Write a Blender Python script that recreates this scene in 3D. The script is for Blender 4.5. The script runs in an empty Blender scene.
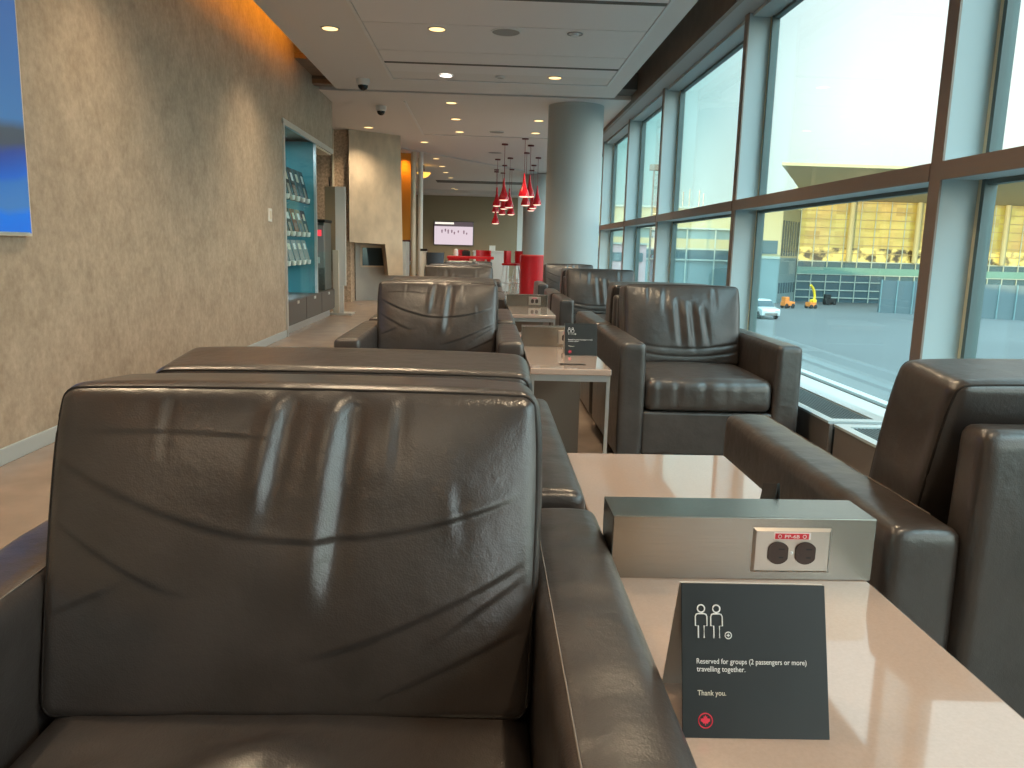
import bpy, bmesh, math, random
from mathutils import Vector, Matrix
random.seed(7)
R = math.radians
sc = bpy.context.scene
COL = sc.collection
EYE = 1.02

# ------------------------------------------------------------------ materials
def new_mat(name):
    m = bpy.data.materials.new(name); m.use_nodes = True
    nt = m.node_tree
    return m, nt, nt.nodes.get('Principled BSDF')

def pm(name, col, rough=.5, metal=0., spec=.5, noise=None, bump=None, coat=0., emit=None):
    """noise=(scale, amount, stretch) varies the colour; bump=(scale, strength, stretch)"""
    m, nt, b = new_mat(name)
    N, L = nt.nodes, nt.links
    b.inputs['Base Color'].default_value = (*col, 1)
    b.inputs['Roughness'].default_value = rough
    b.inputs['Metallic'].default_value = metal
    b.inputs['Specular IOR Level'].default_value = spec
    b.inputs['Coat Weight'].default_value = coat
    tc = None
    def mapped(stretch):
        nonlocal tc
        if tc is None: tc = N.new('ShaderNodeTexCoord')
        mp = N.new('ShaderNodeMapping'); mp.inputs['Scale'].default_value = stretch
        L.new(tc.outputs['Object'], mp.inputs['Vector'])
        return mp.outputs['Vector']
    if noise:
        s, a, st = noise
        t = N.new('ShaderNodeTexNoise'); t.inputs['Scale'].default_value = s; t.inputs['Detail'].default_value = 6
        L.new(mapped(st), t.inputs['Vector'])
        r = N.new('ShaderNodeValToRGB')
        r.color_ramp.elements[0].position = .3; r.color_ramp.elements[1].position = .7
        r.color_ramp.elements[0].color = (*[c*(1-a) for c in col], 1)
        r.color_ramp.elements[1].color = (*[min(1, c*(1+a)) for c in col], 1)
        L.new(t.outputs['Fac'], r.inputs['Fac']); L.new(r.outputs['Color'], b.inputs['Base Color'])
    if bump:
        s, a, st = bump
        t = N.new('ShaderNodeTexNoise'); t.inputs['Scale'].default_value = s; t.inputs['Detail'].default_value = 4
        L.new(mapped(st), t.inputs['Vector'])
        bp = N.new('ShaderNodeBump'); bp.inputs['Strength'].default_value = a; bp.inputs['Distance'].default_value = .01
        L.new(t.outputs['Fac'], bp.inputs['Height']); L.new(bp.outputs['Normal'], b.inputs['Normal'])
    if emit:
        b.inputs['Emission Color'].default_value = (*emit[0], 1); b.inputs['Emission Strength'].default_value = emit[1]
    return m

def leather(name, col):
    m, nt, b = new_mat(name); N, L = nt.nodes, nt.links
    tc = N.new('ShaderNodeTexCoord')
    big = N.new('ShaderNodeTexNoise'); big.inputs['Scale'].default_value = 9; big.inputs['Detail'].default_value = 5
    L.new(tc.outputs['Object'], big.inputs['Vector'])
    r = N.new('ShaderNodeValToRGB')
    r.color_ramp.elements[0].color = (*[c*.8 for c in col], 1); r.color_ramp.elements[1].color = (*[c*1.25 for c in col], 1)
    r.color_ramp.elements[0].position = .3; r.color_ramp.elements[1].position = .7
    L.new(big.outputs['Fac'], r.inputs['Fac']); L.new(r.outputs['Color'], b.inputs['Base Color'])
    rr = N.new('ShaderNodeMapRange'); rr.inputs['To Min'].default_value = .25; rr.inputs['To Max'].default_value = .37
    L.new(big.outputs['Fac'], rr.inputs['Value']); L.new(rr.outputs['Result'], b.inputs['Roughness'])
    v = N.new('ShaderNodeTexVoronoi'); v.inputs['Scale'].default_value = 420
    L.new(tc.outputs['Object'], v.inputs['Vector'])
    n2 = N.new('ShaderNodeTexNoise'); n2.inputs['Scale'].default_value = 22; n2.inputs['Detail'].default_value = 4
    L.new(tc.outputs['Object'], n2.inputs['Vector'])
    b1 = N.new('ShaderNodeBump'); b1.inputs['Strength'].default_value = .10; b1.inputs['Distance'].default_value = .002
    b2 = N.new('ShaderNodeBump'); b2.inputs['Strength'].default_value = .22; b2.inputs['Distance'].default_value = .01
    L.new(v.outputs['Distance'], b1.inputs['Height']); L.new(n2.outputs['Fac'], b2.inputs['Height'])
    L.new(b2.outputs['Normal'], b1.inputs['Normal']); L.new(b1.outputs['Normal'], b.inputs['Normal'])
    b.inputs['Specular IOR Level'].default_value = .85
    return m

def emat(name, col, s):
    m, nt, b = new_mat(name)
    b.inputs['Base Color'].default_value = (*[min(1, c) for c in col], 1)
    b.inputs['Emission Color'].default_value = (*col, 1); b.inputs['Emission Strength'].default_value = s
    return m

def glass_mat(name, tint, refl=1.0):
    m = bpy.data.materials.new(name); m.use_nodes = True; nt = m.node_tree; N, L = nt.nodes, nt.links
    N.clear(); o = N.new('ShaderNodeOutputMaterial'); mix = N.new('ShaderNodeMixShader')
    t = N.new('ShaderNodeBsdfTransparent'); t.inputs['Color'].default_value = (*tint, 1)
    g = N.new('ShaderNodeBsdfGlossy'); g.inputs['Roughness'].default_value = .02
    g.inputs['Color'].default_value = (.9, .95, .95, 1)
    f = N.new('ShaderNodeLayerWeight'); f.inputs['Blend'].default_value = .5
    pw = N.new('ShaderNodeMath'); pw.operation = 'POWER'; pw.inputs[1].default_value = 5; L.new(f.outputs['Facing'], pw.inputs[0])
    mm = N.new('ShaderNodeMath'); mm.operation = 'MULTIPLY_ADD'; mm.inputs[1].default_value = .9*refl; mm.inputs[2].default_value = .035*refl
    L.new(pw.outputs[0], mm.inputs[0]); L.new(mm.outputs[0], mix.inputs['Fac'])
    L.new(t.outputs[0], mix.inputs[1]); L.new(g.outputs[0], mix.inputs[2]); L.new(mix.outputs[0], o.inputs['Surface'])
    return m

M = {}
M['leather'] = leather('leather', (.047, .039, .036))
M['piping'] = pm('piping_leather', (.022, .018, .016), .6, spec=.3)
M['stitch'] = pm('stitch_thread', (.20, .165, .14), .7)
M['foot'] = pm('black_foot', (.01, .01, .01), .5)
M['quartz'] = pm('quartz_top', (.50, .375, .31), .05, noise=(260, .04, (1, 1, 1)), spec=.8, coat=.7)
M['steel'] = pm('brushed_steel', (.37, .35, .31), .22, 1., bump=(60, .05, (1, 30, 60)), noise=(40, .08, (.3, 20, 30)))
M['steel_dark'] = pm('dark_steel', (.20, .19, .18), .35, .9)
M['alu'] = pm('aluminium', (.72, .75, .76), .35, .85)
M['plate'] = pm('outlet_plate_steel', (.55, .50, .45), .33, 1.)
M['socket'] = pm('brown_socket', (.04, .022, .018), .4)
M['panel_brown'] = pm('brown_table_panel', (.20, .15, .115), .4, .3)
M['black'] = pm('black', (.006, .006, .006), .5)
M['label_red'] = pm('red_label', (.62, .03, .05), .4)
M['label_white'] = pm('white_label', (.8, .75, .73), .5)
M['card'] = pm('charcoal_card', (.013, .017, .019), .38, noise=(14, .12, (1, 1, 1)))
M['card_back'] = pm('grey_card_back', (.55, .52, .49), .4)
M['print_white'] = pm('white_print', (.85, .85, .85), .6)
M['print_cream'] = pm('cream_print', (.75, .70, .58), .6)
M['print_red'] = pm('red_print', (.75, .03, .07), .5)
M['ceil'] = pm('ceiling_paint', (.70, .665, .65), .75)
M['ceil_pan'] = pm('ceiling_panel', (.73, .70, .70), .6)
M['ceil_line'] = pm('ceiling_reveal', (.12, .11, .10), .8)
M['ceil_trim'] = pm('ceiling_trim', (.70, .69, .69), .5)
M['brown_wood'] = pm('brown_bulkhead', (.21, .15, .11), .5, noise=(8, .15, (1, 1, 1)))
M['floor'] = pm('floor_tile', (.30, .235, .19), .27, noise=(5, .12, (1, 1, 1)))
M['base'] = pm('baseboard_metal', (.62, .72, .76), .35, .55)
M['frame_in'] = pm('window_frame_brown', (.25, .19, .16), .45, .1)
M['frame_side'] = pm('window_frame_grey', (.44, .52, .54), .5, .0)
M['gold'] = pm('window_bead', (.72, .63, .42), .35, .1)
M['gasket'] = pm('window_gasket', (.10, .14, .14), .5)
M['glass'] = glass_mat('window_glass', (.93, .985, .965), .8)
M['case_glass'] = glass_mat('case_glass', (.92, .98, .98), .14)
M['column'] = pm('column_paint', (.46, .50, .51), .45)
M['tan_wall'] = pm('tan_wall', (.31, .24, .155), .7)
M['stone'] = pm('stone_cladding', (.56, .47, .36), .7, noise=(5, .16, (1, 1, .6)), bump=(18, .12, (1, 1, 1)))
M['mosaic'] = pm('pebble_mosaic', (.50, .38, .28), .6, noise=(26, .35, (1, 1, 1)), bump=(60, .5, (1, 1, 1)))
M['hearth'] = pm('grey_hearth', (.36, .35, .33), .45, noise=(4, .08, (1, 1, 1)))
M['amber'] = pm('amber_glow_wall', (.75, .36, .06), .6)  # amber glow of a hidden lamp put into the wall colour
M['white'] = pm('white_paint', (.78, .78, .75), .45)
M['cream'] = pm('cream_paint', (.72, .66, .54), .5)
M['teal'] = pm('teal_panel', (.07, .30, .36), .4)
M['case_base'] = pm('case_base_grey', (.10, .09, .085), .45)
M['red'] = pm('red_lacquer', (.55, .012, .02), .32)
M['red_glass'] = pm('red_glass', (.62, .012, .025), .12, coat=.5)
M['navy'] = pm('navy_fabric', (.035, .05, .075), .8)
M['cord'] = pm('cord', (.25, .03, .03), .6)
M['lamp_warm'] = emat('lamp_warm', (1, .66, .28), 2.0)
M['lamp_white'] = emat('lamp_white', (1, .95, .88), 3.0)
M['lamp_pend'] = emat('lamp_pendant', (1, .66, .52), 1.2)
M['cove_led'] = emat('cove_led', (1, .36, .02), 22.0)
M['lamp_rim'] = pm('lamp_rim', (.55, .53, .50), .4)
M['cam_white'] = pm('camera_white', (.72, .71, .70), .4)
M['dome'] = pm('camera_dome', (.01, .01, .012), .1)
M['grey_grille'] = pm('grey_grille', (.30, .30, .30), .7)
M['blind'] = pm('blind_box', (.34, .31, .30), .5)
M['heater'] = pm('heater_face', (.30, .27, .25), .3, .5)
M['heater_top'] = pm('heater_rim', (.55, .66, .70), .4, .2)
M['grille'] = pm('heater_grille', (.13, .19, .21), .5, .3)
M['sill'] = pm('sill_stone', (.62, .68, .68), .5)
# outdoors
M['apron'] = pm('apron_concrete', (.105, .105, .105), .8, noise=(.08, .10, (1, 1, 1)))
M['ext_panel'] = pm('grey_metal_panel', (.16, .225, .235), .5, noise=(.3, .06, (1, 1, 1)))
M['ext_cream'] = pm('cream_panel', (.44, .36, .20), .6)
M['ext_white'] = pm('pale_mullion', (.40, .42, .37), .5)
M['ext_glassdark'] = pm('dark_glazing', (.05, .09, .11), .25)
M['ext_green'] = pm('green_spandrel', (.14, .26, .22), .4)
M['ext_roof'] = pm('canopy_soffit', (.50, .40, .25), .7)
M['ext_wall'] = pm('grey_fence_panel', (.12, .135, .145), .7)
M['ext_pink'] = pm('pink_reflection_tint', (.55, .32, .33), .6)
M['terminal_mass'] = pm('terminal_shell', (.35, .34, .33), .8)
M['car_white'] = pm('car_paint', (.55, .57, .57), .25, coat=.6)
M['car_glass'] = pm('car_glass', (.03, .05, .06), .08)
M['tyre'] = pm('tyre', (.012, .012, .012), .8)
M['yellow'] = pm('machine_yellow', (.80, .50, .02), .4)
M['orange'] = pm('machine_orange', (.75, .20, .03), .5)
M['headlamp'] = pm('headlamp', (.85, .88, .9), .15)

def plaster():
    m, nt, b = new_mat('plaster'); N, L = nt.nodes, nt.links
    tc = N.new('ShaderNodeTexCoord'); mp = N.new('ShaderNodeMapping')
    mp.inputs['Scale'].default_value = (1, 1.2, 1.05); L.new(tc.outputs['Object'], mp.inputs['Vector'])
    a = N.new('ShaderNodeTexNoise'); a.inputs['Scale'].default_value = 5; a.inputs['Detail'].default_value = 9; a.inputs['Roughness'].default_value = .62
    c = N.new('ShaderNodeTexNoise'); c.inputs['Scale'].default_value = 22; c.inputs['Detail'].default_value = 8; c.inputs['Roughness'].default_value = .7
    L.new(mp.outputs[0], a.inputs['Vector']); L.new(mp.outputs[0], c.inputs['Vector'])
    mx = N.new('ShaderNodeMix'); mx.data_type = 'FLOAT'; mx.inputs[0].default_value = .55
    L.new(a.outputs['Fac'], mx.inputs[2]); L.new(c.outputs['Fac'], mx.inputs[3])
    r = N.new('ShaderNodeValToRGB'); e = r.color_ramp.elements
    e[0].position = .33; e[0].color = (.30, .235, .170, 1); e[1].position = .66; e[1].color = (.52, .43, .335, 1)
    L.new(mx.outputs[0], r.inputs['Fac']); L.new(r.outputs['Color'], b.inputs['Base Color'])
    b.inputs['Roughness'].default_value = .62
    bp = N.new('ShaderNodeBump'); bp.inputs['Strength'].default_value = .12; bp.inputs['Distance'].default_value = .01
    L.new(mx.outputs[0], bp.inputs['Height']); L.new(bp.outputs['Normal'], b.inputs['Normal'])
    return m
M['plaster'] = plaster()

# ------------------------------------------------------------------ mesh helpers
class MB:
    def __init__(s): s.bm = bmesh.new()
    def _merge(s, b2, mx=None):
        if mx is not None: bmesh.ops.transform(b2, matrix=mx, verts=b2.verts)
        me = bpy.data.meshes.new('tmp'); b2.to_mesh(me); b2.free()
        s.bm.from_mesh(me); bpy.data.meshes.remove(me)
    def box(s, x0, x1, y0, y1, z0, z1, bev=0., seg=2, mx=None):
        b = bmesh.new(); bmesh.ops.create_cube(b, size=1)
        bmesh.ops.transform(b, verts=b.verts, matrix=Matrix.Translation(((x0+x1)/2, (y0+y1)/2, (z0+z1)/2)) @ Matrix.Diagonal((x1-x0, y1-y0, z1-z0, 1)))
        if bev: bmesh.ops.bevel(b, geom=list(b.edges), offset=bev, segments=seg, profile=.5, affect='EDGES')
        s._merge(b, mx); return s
    def prism(s, pts, a, b_, axis='z', bev=0.):
        """polygon pts (2-D) extruded from a to b_ along axis"""
        b = bmesh.new()
        def P(p, t): return {'z': (p[0], p[1], t), 'y': (p[0], t, p[1]), 'x': (t, p[0], p[1])}[axis]
        v0 = [b.verts.new(P(p, a)) for p in pts]; v1 = [b.verts.new(P(p, b_)) for p in pts]
        n = len(pts); b.faces.new(v0); b.faces.new(v1)
        for i in range(n): b.faces.new((v0[i], v0[(i+1) % n], v1[(i+1) % n], v1[i]))
        bmesh.ops.recalc_face_normals(b, faces=b.faces)
        if bev: bmesh.ops.bevel(b, geom=list(b.edges), offset=bev, segments=2, profile=.5, affect='EDGES')
        s._merge(b); return s
    def quadbox(s, bottom, top):
        """8-corner solid from two quads"""
        b = bmesh.new(); v0 = [b.verts.new(p) for p in bottom]; v1 = [b.verts.new(p) for p in top]
        n = len(v0); b.faces.new(v0); b.faces.new(v1)
        for i in range(n): b.faces.new((v0[i], v0[(i+1) % n], v1[(i+1) % n], v1[i]))
        bmesh.ops.recalc_face_normals(b, faces=b.faces); s._merge(b); return s
    def lathe(s, prof, c=(0, 0, 0), n=24, mx=None, cap=False):
        b = bmesh.new(); rings = []
        for r, z in prof:
            rings.append([b.verts.new((c[0]+max(r, 1e-5)*math.cos(2*math.pi*k/n), c[1]+max(r, 1e-5)*math.sin(2*math.pi*k/n), c[2]+z)) for k in range(n)])
        for i in range(len(rings)-1):
            for k in range(n): b.faces.new((rings[i][k], rings[i][(k+1) % n], rings[i+1][(k+1) % n], rings[i+1][k]))
        bmesh.ops.remove_doubles(b, verts=b.verts, dist=1e-6)
        if cap: bmesh.ops.holes_fill(b, edges=[e for e in b.edges if e.is_boundary])
        bmesh.ops.recalc_face_normals(b, faces=b.faces); s._merge(b, mx); return s
    def cyl(s, c, r, z0, z1, n=24, mx=None): return s.lathe([(r, z0), (r, z1)], c, n, mx, True)
    def tube(s, pts, r, n=8, closed=False):
        b = bmesh.new(); pts = [Vector(p) for p in pts]; rings = []; m = len(pts)
        up = Vector((0, 0, 1))
        for i, p in enumerate(pts):
            q0 = pts[(i-1) % m] if closed or i > 0 else p
            q1 = pts[(i+1) % m] if closed or i < m-1 else p
            t = (q1-q0).normalized()
            a = t.cross(up if abs(t.z) < .95 else Vector((1, 0, 0))).normalized(); c = t.cross(a)
            rings.append([b.verts.new(p + r*(math.cos(2*math.pi*k/n)*a + math.sin(2*math.pi*k/n)*c)) for k in range(n)])
        for i in range(m if closed else m-1):
            A, B = rings[i], rings[(i+1) % m]
            off = 0
            if closed and i == m-1:
                off = min(range(n), key=lambda o: (A[0].co-B[o].co).length)
            for k in range(n): b.faces.new((A[k], A[(k+1) % n], B[(k+1+off) % n], B[(k+off) % n]))
        if not closed: b.faces.new(rings[0]); b.faces.new(rings[-1])
        bmesh.ops.recalc_face_normals(b, faces=b.faces); s._merge(b); return s
    def rbox(s, size, r, res=(20, 20, 20), fn=None, mx=None):
        """rounded box of full `size` centred at origin, dense grid, optional deform fn(p, n)->p"""
        b = bmesh.new(); h = Vector(size)/2
        def g(n):
            out = []
            for i in range(n+1):
                t = -1+2*i/n; out.append(.45*t + .55*math.sin(t*math.pi/2))
            return out
        gs = [g(k) for k in res]; cache = {}
        def V(i, j, k):
            key = (i, j, k)
            if key in cache: return cache[key]
            q = Vector((gs[0][i]*h.x, gs[1][j]*h.y, gs[2][k]*h.z))
            c = Vector([max(-(h[a]-r), min(h[a]-r, q[a])) for a in range(3)])
            d = q-c; n = d.normalized(); p = c+n*r
            if fn: p = fn(p, n)
            cache[key] = b.verts.new(p); return cache[key]
        nx, ny, nz = res
        for i in range(nx):
            for j in range(ny):
                b.faces.new((V(i, j, 0), V(i, j+1, 0), V(i+1, j+1, 0), V(i+1, j, 0)))
                b.faces.new((V(i, j, nz), V(i+1, j, nz), V(i+1, j+1, nz), V(i, j+1, nz)))
        for i in range(nx):
            for k in range(nz):
                b.faces.new((V(i, 0, k), V(i+1, 0, k), V(i+1, 0, k+1), V(i, 0, k+1)))
                b.faces.new((V(i, ny, k), V(i, ny, k+1), V(i+1, ny, k+1), V(i+1, ny, k)))
        for j in range(ny):
            for k in range(nz):
                b.faces.new((V(0, j, k), V(0, j, k+1), V(0, j+1, k+1), V(0, j+1, k)))
                b.faces.new((V(nx, j, k), V(nx, j+1, k), V(nx, j+1, k+1), V(nx, j, k+1)))
        s._merge(b, mx); return s
    def build(s, name, mat, parent=None, smooth=False, loc=None):
        me = bpy.data.meshes.new(name); s.bm.to_mesh(me); s.bm.free()
        me.materials.append(mat)
        if smooth:
            for p in me.polygons: p.use_smooth = True
        o = bpy.data.objects.new(name, me); COL.objects.link(o)
        if parent: o.parent = parent
        if loc: o.location = loc
        return o

def smooth_by_angle(o, ang=35):
    me = o.data
    bm = bmesh.new(); bm.from_mesh(me)
    for f in bm.faces: f.smooth = True
    for e in bm.edges:
        if len(e.link_faces) == 2: e.smooth = e.calc_face_angle(0) < R(ang)
    bm.to_mesh(me); bm.free(); return o

def tag(o, label=None, cat=None, group=None, kind=None):
    if label: o['label'] = label
    if cat: o['category'] = cat
    if group: o['group'] = group
    if kind: o['kind'] = kind
    return o
def empty(name, loc=(0, 0, 0), rz=0.):
    o = bpy.data.objects.new(name, None); COL.objects.link(o); o.location = loc; o.rotation_euler = (0, 0, rz)
    o.empty_display_size = .1; return o
def thing(name, label, cat, loc=(0, 0, 0), rz=0., group=None): return tag(empty(name, loc, rz), label, cat, group)
def struct(o, label=None, cat=None): return tag(o, label, cat, None, 'structure')
def copy_tree(o, parent=None):
    c = o.copy(); COL.objects.link(c); c.parent = parent
    for ch in list(o.children): copy_tree(ch, c)
    return c
def dup(o, loc, rz, label, group=None):
    c = copy_tree(o); c.location = loc; c.rotation_euler = (0, 0, rz); c['label'] = label
    if group: c['group'] = group
    return c
def text_obj(body, width, name, mat, parent, mx, thick=.0002, height=None):
    cu = bpy.data.curves.new('t', 'FONT'); cu.body = body; cu.extrude = thick; cu.resolution_u = 3
    o = bpy.data.objects.new('t', cu); COL.objects.link(o)
    bpy.context.view_layer.update()
    dg = bpy.context.evaluated_depsgraph_get()
    me = bpy.data.meshes.new_from_object(o.evaluated_get(dg)); bpy.data.objects.remove(o)
    xs = [v.co.x for v in me.vertices]; w = max(xs)-min(xs); x0 = min(xs); k = width/w
    ky = k if height is None else height/(max(v.co.y for v in me.vertices)-min(v.co.y for v in me.vertices))
    for v in me.vertices: v.co = mx @ Vector(((v.co.x-x0)*k, v.co.y*ky, v.co.z))
    me.materials.clear(); me.materials.append(mat); me.name = name
    o = bpy.data.objects.new(name, me); COL.objects.link(o); o.parent = parent; return o

# ------------------------------------------------------------------ camera
cam = bpy.data.cameras.new('camera'); co = bpy.data.objects.new('camera', cam); COL.objects.link(co)
cam.sensor_width = 36; cam.lens = 795/1024*36; cam.clip_start = .02; cam.clip_end = 2000
co.matrix_world = Matrix(((.99912089, -.02098462, -.03629187, 0), (-.03221263, .16973576, -.984963, 0), (.02682911, .98526617, .16891058, EYE), (0, 0, 0, 1)))
sc.camera = co

# ------------------------------------------------------------------ armchair
def gauss(d, w): return math.exp(-(d/w)**2)
def crease_l(u, v):
    """v: 0 top .. 1 bottom, u: -1..1 ; metres (positive = pressed inwards)"""
    d = 0.
    def line(c, dep, w, lo, hi, fade=.15):
        f = max(0., min(1., (u-lo)/fade))*max(0., min(1., (hi-u)/fade))
        x = v-c
        return f*dep*.62*math.tanh(x/(w*.42))*math.exp(-abs(x)/(w*3.6))
    d += line(.445 - .235*(abs(u+.02)**1.7 if u < 0 else .62*abs(u)**2.0), .0042, .011, -1.0, .93)
    d += line(.60 - .26*abs(u+.45)**1.2*(1.6 if u < -.45 else .2), .0030, .013, -1.0, -.40)
    d += line(.80 - .30*max(0, u)**1.3, .0042, .018, .05, 1.0)
    d += line(.93 - .34*max(0, u-.3)**1.0, .0030, .015, .30, 1.0)
    d += line(.16 + .02*math.sin(3*u), .0018, .014, -.9, -.05)
    d += line(.78 - .45*max(0, u-.55)**.8, .0036, .016, .55, 1.0)
    d += line(.70 - .35*abs(u+1), .0026, .014, -1.0, -.62)
    for c, dep, w, l0, l1, sl in ((-.02, .0062, .042, .03, .46, -.12), (.235, .0080, .058, .03, .68, -.07), (.43, .0030, .028, .03, .30, -.05), (-.52, .0024, .022, .02, .26, -.02), (.62, .0022, .03, .3, .5, .1)):
        f = max(0., min(1., (v-l0+.04)/.08))*max(0., min(1., (l1-v)/.18))
        x = u-c-sl*v*1.6
        d += f*(dep*gauss(x, w) - dep*.9*gauss(x+w*1.5, w*1.1))
    return d
def crease_r(u, v):
    d = 0.
    for c, dep, w, l0, l1, sl in ((-.08, .008, .050, .22, .78, .10), (.16, .012, .06, .25, .85, .12), (.38, .008, .05, .30, .80, .2), (-.35, .004, .05, .05, .4, -.1), (.55, .003, .04, .03, .4, .0), (-.62, .003, .03, .03, .3, -.05)):
        f = max(0., min(1., (v-l0+.06)/.18))*max(0., min(1., (l1-v)/.25))
        x = u-c-sl*(v-.5)
        d += f*(dep*gauss(x, w) - dep*.8*gauss(x+w*1.7, w*1.2))
    for c, dep, w in ((.8, .003, .02), (.9, .003, .02)):
        d += dep*gauss(v-c+.08*u*u, w)
    return d
CW, CT, CR = .624, .19, .023
def cushion_deform(crease, CH):
    def fn(p, n):
        u = p.x/(CW/2); v = p.z/(CH/2); f = max(0., -n.y); b = max(0., n.y)
        q = Vector(p)
        prof = (1-min(1, u*u)**2)*(1-min(1, v*v)**1.5)
        q.y -= .030*prof*max(f, 0 if p.y > 0 else (1 if f > .3 else f))
        q.y += .012*prof*b
        vt = (1-v)/2
        if f > .25: q.y += crease(u, vt)*min(1, (f-.25)*2)*min(1., (1-abs(u))*14)*min(1., (1-abs(v))*9)
        q.x *= 1 + .022*(v*.5+.5) - .014*abs(v)**6
        q.x += .010*math.copysign(1, u)*(1-v*v)*max(0, abs(n.x))*(v*.5+.5)
        q.z += .004*(1-u*u)*max(0, n.z) - .004*abs(u)**8*max(0, n.z)
        q.y += .125*(v*.5+.5)                      # leans back
        q.z -= .09*(q.y-.125*(v*.5+.5)+CT/2)*max(0., v)  # top falls a little to the rear
        return q
    return fn
def cushion_mesh(crease, CH):
    fn = cushion_deform(crease, CH)
    mb = MB().rbox((CW, CT, CH), CR, (120, 14, 130), fn, Matrix.Translation((0, .115, .42+CH/2)))
    return mb
def cushion_piping(CH):
    fn = cushion_deform(lambda u, v: 0., CH)
    mb = MB(); a = CR*(1-.7071)+.0005
    for side in (-1, 1):
        pts = []
        hx, hz = CW/2-a, CH/2-a; rc = CR*.6; y = side*(CT/2-a)
        for cx, cz, a0 in ((hx-rc, hz-rc, 0), (-hx+rc, hz-rc, 90), (-hx+rc, -hz+rc, 180), (hx-rc, -hz+rc, 270)):
            nxt = []
            for k in range(5):
                t = R(a0+90*k/4); nxt.append((cx+rc*math.cos(t), cz+rc*math.sin(t)))
            if pts:
                x0, z0 = pts[-1]; x1, z1 = nxt[0]
                for k in range(1, 16): pts.append((x0+(x1-x0)*k/16, z0+(z1-z0)*k/16))
            pts += nxt
        x0, z0 = pts[-1]; x1, z1 = pts[0]
        for k in range(1, 16): pts.append((x0+(x1-x0)*k/16, z0+(z1-z0)*k/16))
        out = []
        for x, z in pts:
            n = Vector((x/hx*.7 if abs(x) > hx-.02 else 0, side*.7, z/hz*.7 if abs(z) > hz-.02 else 0)).normalized()
            out.append(fn(Vector((x, y, z)), n) + Vector((0, .115, .42+CH/2)))
        mb.tube(out, .0024, 6, True)
    return mb
def seat_mesh(seed, fold):
    rnd = random.Random(seed); ws = [(rnd.uniform(-.8, .8), rnd.uniform(-.8, .8), rnd.uniform(0, 3.1)) for _ in range(9)]
    sx, sy, sz = .622, .70, .155
    def fn(p, n):
        u = p.x/(sx/2); v = p.y/(sy/2); q = Vector(p); t = max(0, n.z)
        q.z += (.016*(1-u*u)*(1-v*v) + .006)*t
        fr = max(0, -n.y); q.y -= .012*(1-u*u)*fr
        for a, b, th in ws:
            d = (u-a)*math.cos(th)+(v-b)*math.sin(th); e = -(u-a)*math.sin(th)+(v-b)*math.cos(th)
            q.z += .0022*gauss(d, .05)*gauss(e, .4)*t
            q.y += .0030*gauss(u-a, .05)*fr
        if fold:
            d = v-.27+.22*(u-.02)**2*8; q.z += (.014*gauss(d, .10)-.010*gauss(d+.16, .09))*gauss(u-.02, .28)*t
            q.z += .006*gauss(u+.05-.3*(v), .05)*gauss(v-.1, .25)*t
        return q
    return MB().rbox((sx, sy, sz), .042, (46, 44, 14), fn, Matrix.Translation((0, -.515+sy/2, .263+sz/2)))

def make_chair(crease, seed, fold, label, CH):
    t = thing('armchair', label, 'armchair', (0, 0, 0), 0, 'brown leather lounge armchairs')
    bc = cushion_mesh(crease, CH).build('back_cushion', M['leather'], t, True)
    cushion_piping(CH).build('piping', M['piping'], bc, True)
    seat_mesh(seed, fold).build('seat_cushion', M['leather'], t, True)
    for s in (-1, 1):
        def afn(p, n):
            q = Vector(p); yy = p.y/.45
            q.z += .005*max(0, n.z)*(1-(p.x/.06)**2) + .0012*math.sin(p.y*41+s)*max(0, n.z)*math.sin(p.y*17)
            q.x += .004*n.x*(1-(p.z/.28)**2)
            return q
        a = MB().rbox((.120, .905, .56), .020, (10, 56, 30), afn, Matrix.Translation((s*.375, -.0675, .31))).build('arm', M['leather'], t, True)
        pts = [(s*.329, -.5175, .10+k*.06) for k in range(8)] + [(s*.329, -.512, .582)] + [(s*.329, -.495+k*.05, .5915) for k in range(17)]
        MB().tube(pts, .0011, 5).build('stitching', M['stitch'], a, True)
    mb = MB().rbox((.634, .075, .71), .020, (24, 8, 24), lambda p, n: p+Vector((0, .034*(p.z/.71+.5) + .012*max(0, n.y)*(1-(p.z/.355)**2), 0)), Matrix.Translation((0, .335, .405)))
    mb.build('back_panel', M['leather'], t, True)
    MB().box(-.316, .316, -.508, .30, .05, .262, .012, 3).build('base_rail', M['leather'], t)
    for x in (-.36, .36):
        for y in (-.45, .33):
            MB().cyl((x, y, 0), .022, 0, .04, 14).build('foot', M['foot'], t)
    return t

LX, RX = -.250, 1.083
chairA = make_chair(crease_l, 3, True, 'large brown leather armchair in the foreground, creased back cushion and empty seat facing out', .412)
chairA.location = (LX+.010, .90, 0)
chairB = make_chair(crease_r, 11, False, 'brown leather armchair by the window facing out, whole seat and both arms in view', .425)
chairB.location = (RX, 4.22, 0)
GRP = None
L2 = dup(chairA, (LX+.004, 1.745, 0), math.pi, 'brown leather armchair back to back with the large foreground armchair, only its cushion top showing')
[c for c in L2.children if c.name.startswith('back_cushion')][0].location = (0, .03, -.015)
[c for c in L2.children if c.name.startswith('back_cushion')][0].scale = (1.05, 1, 1)
dup(chairA, (LX, 4.14, 0), 0, 'leather armchair facing out just behind the two nearest chair backs, warm light along its cushion')
dup(chairA, (LX, 5.10, 0), math.pi, 'armchair backing onto the warm lit one of the aisle row, mostly hidden behind it')
dup(chairB, (LX, 7.35, 0), 0, 'small distant leather armchair with gold lit cushion top, second facing out in the aisle row')
dup(chairB, (LX, 8.25, 0), math.pi, 'leather armchair backing onto the gold lit distant armchair of the aisle row')
dup(chairA, (LX+.02, 10.55, 0), 0, 'farthest grey looking armchair of the aisle row, in front of the red counter')
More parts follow.
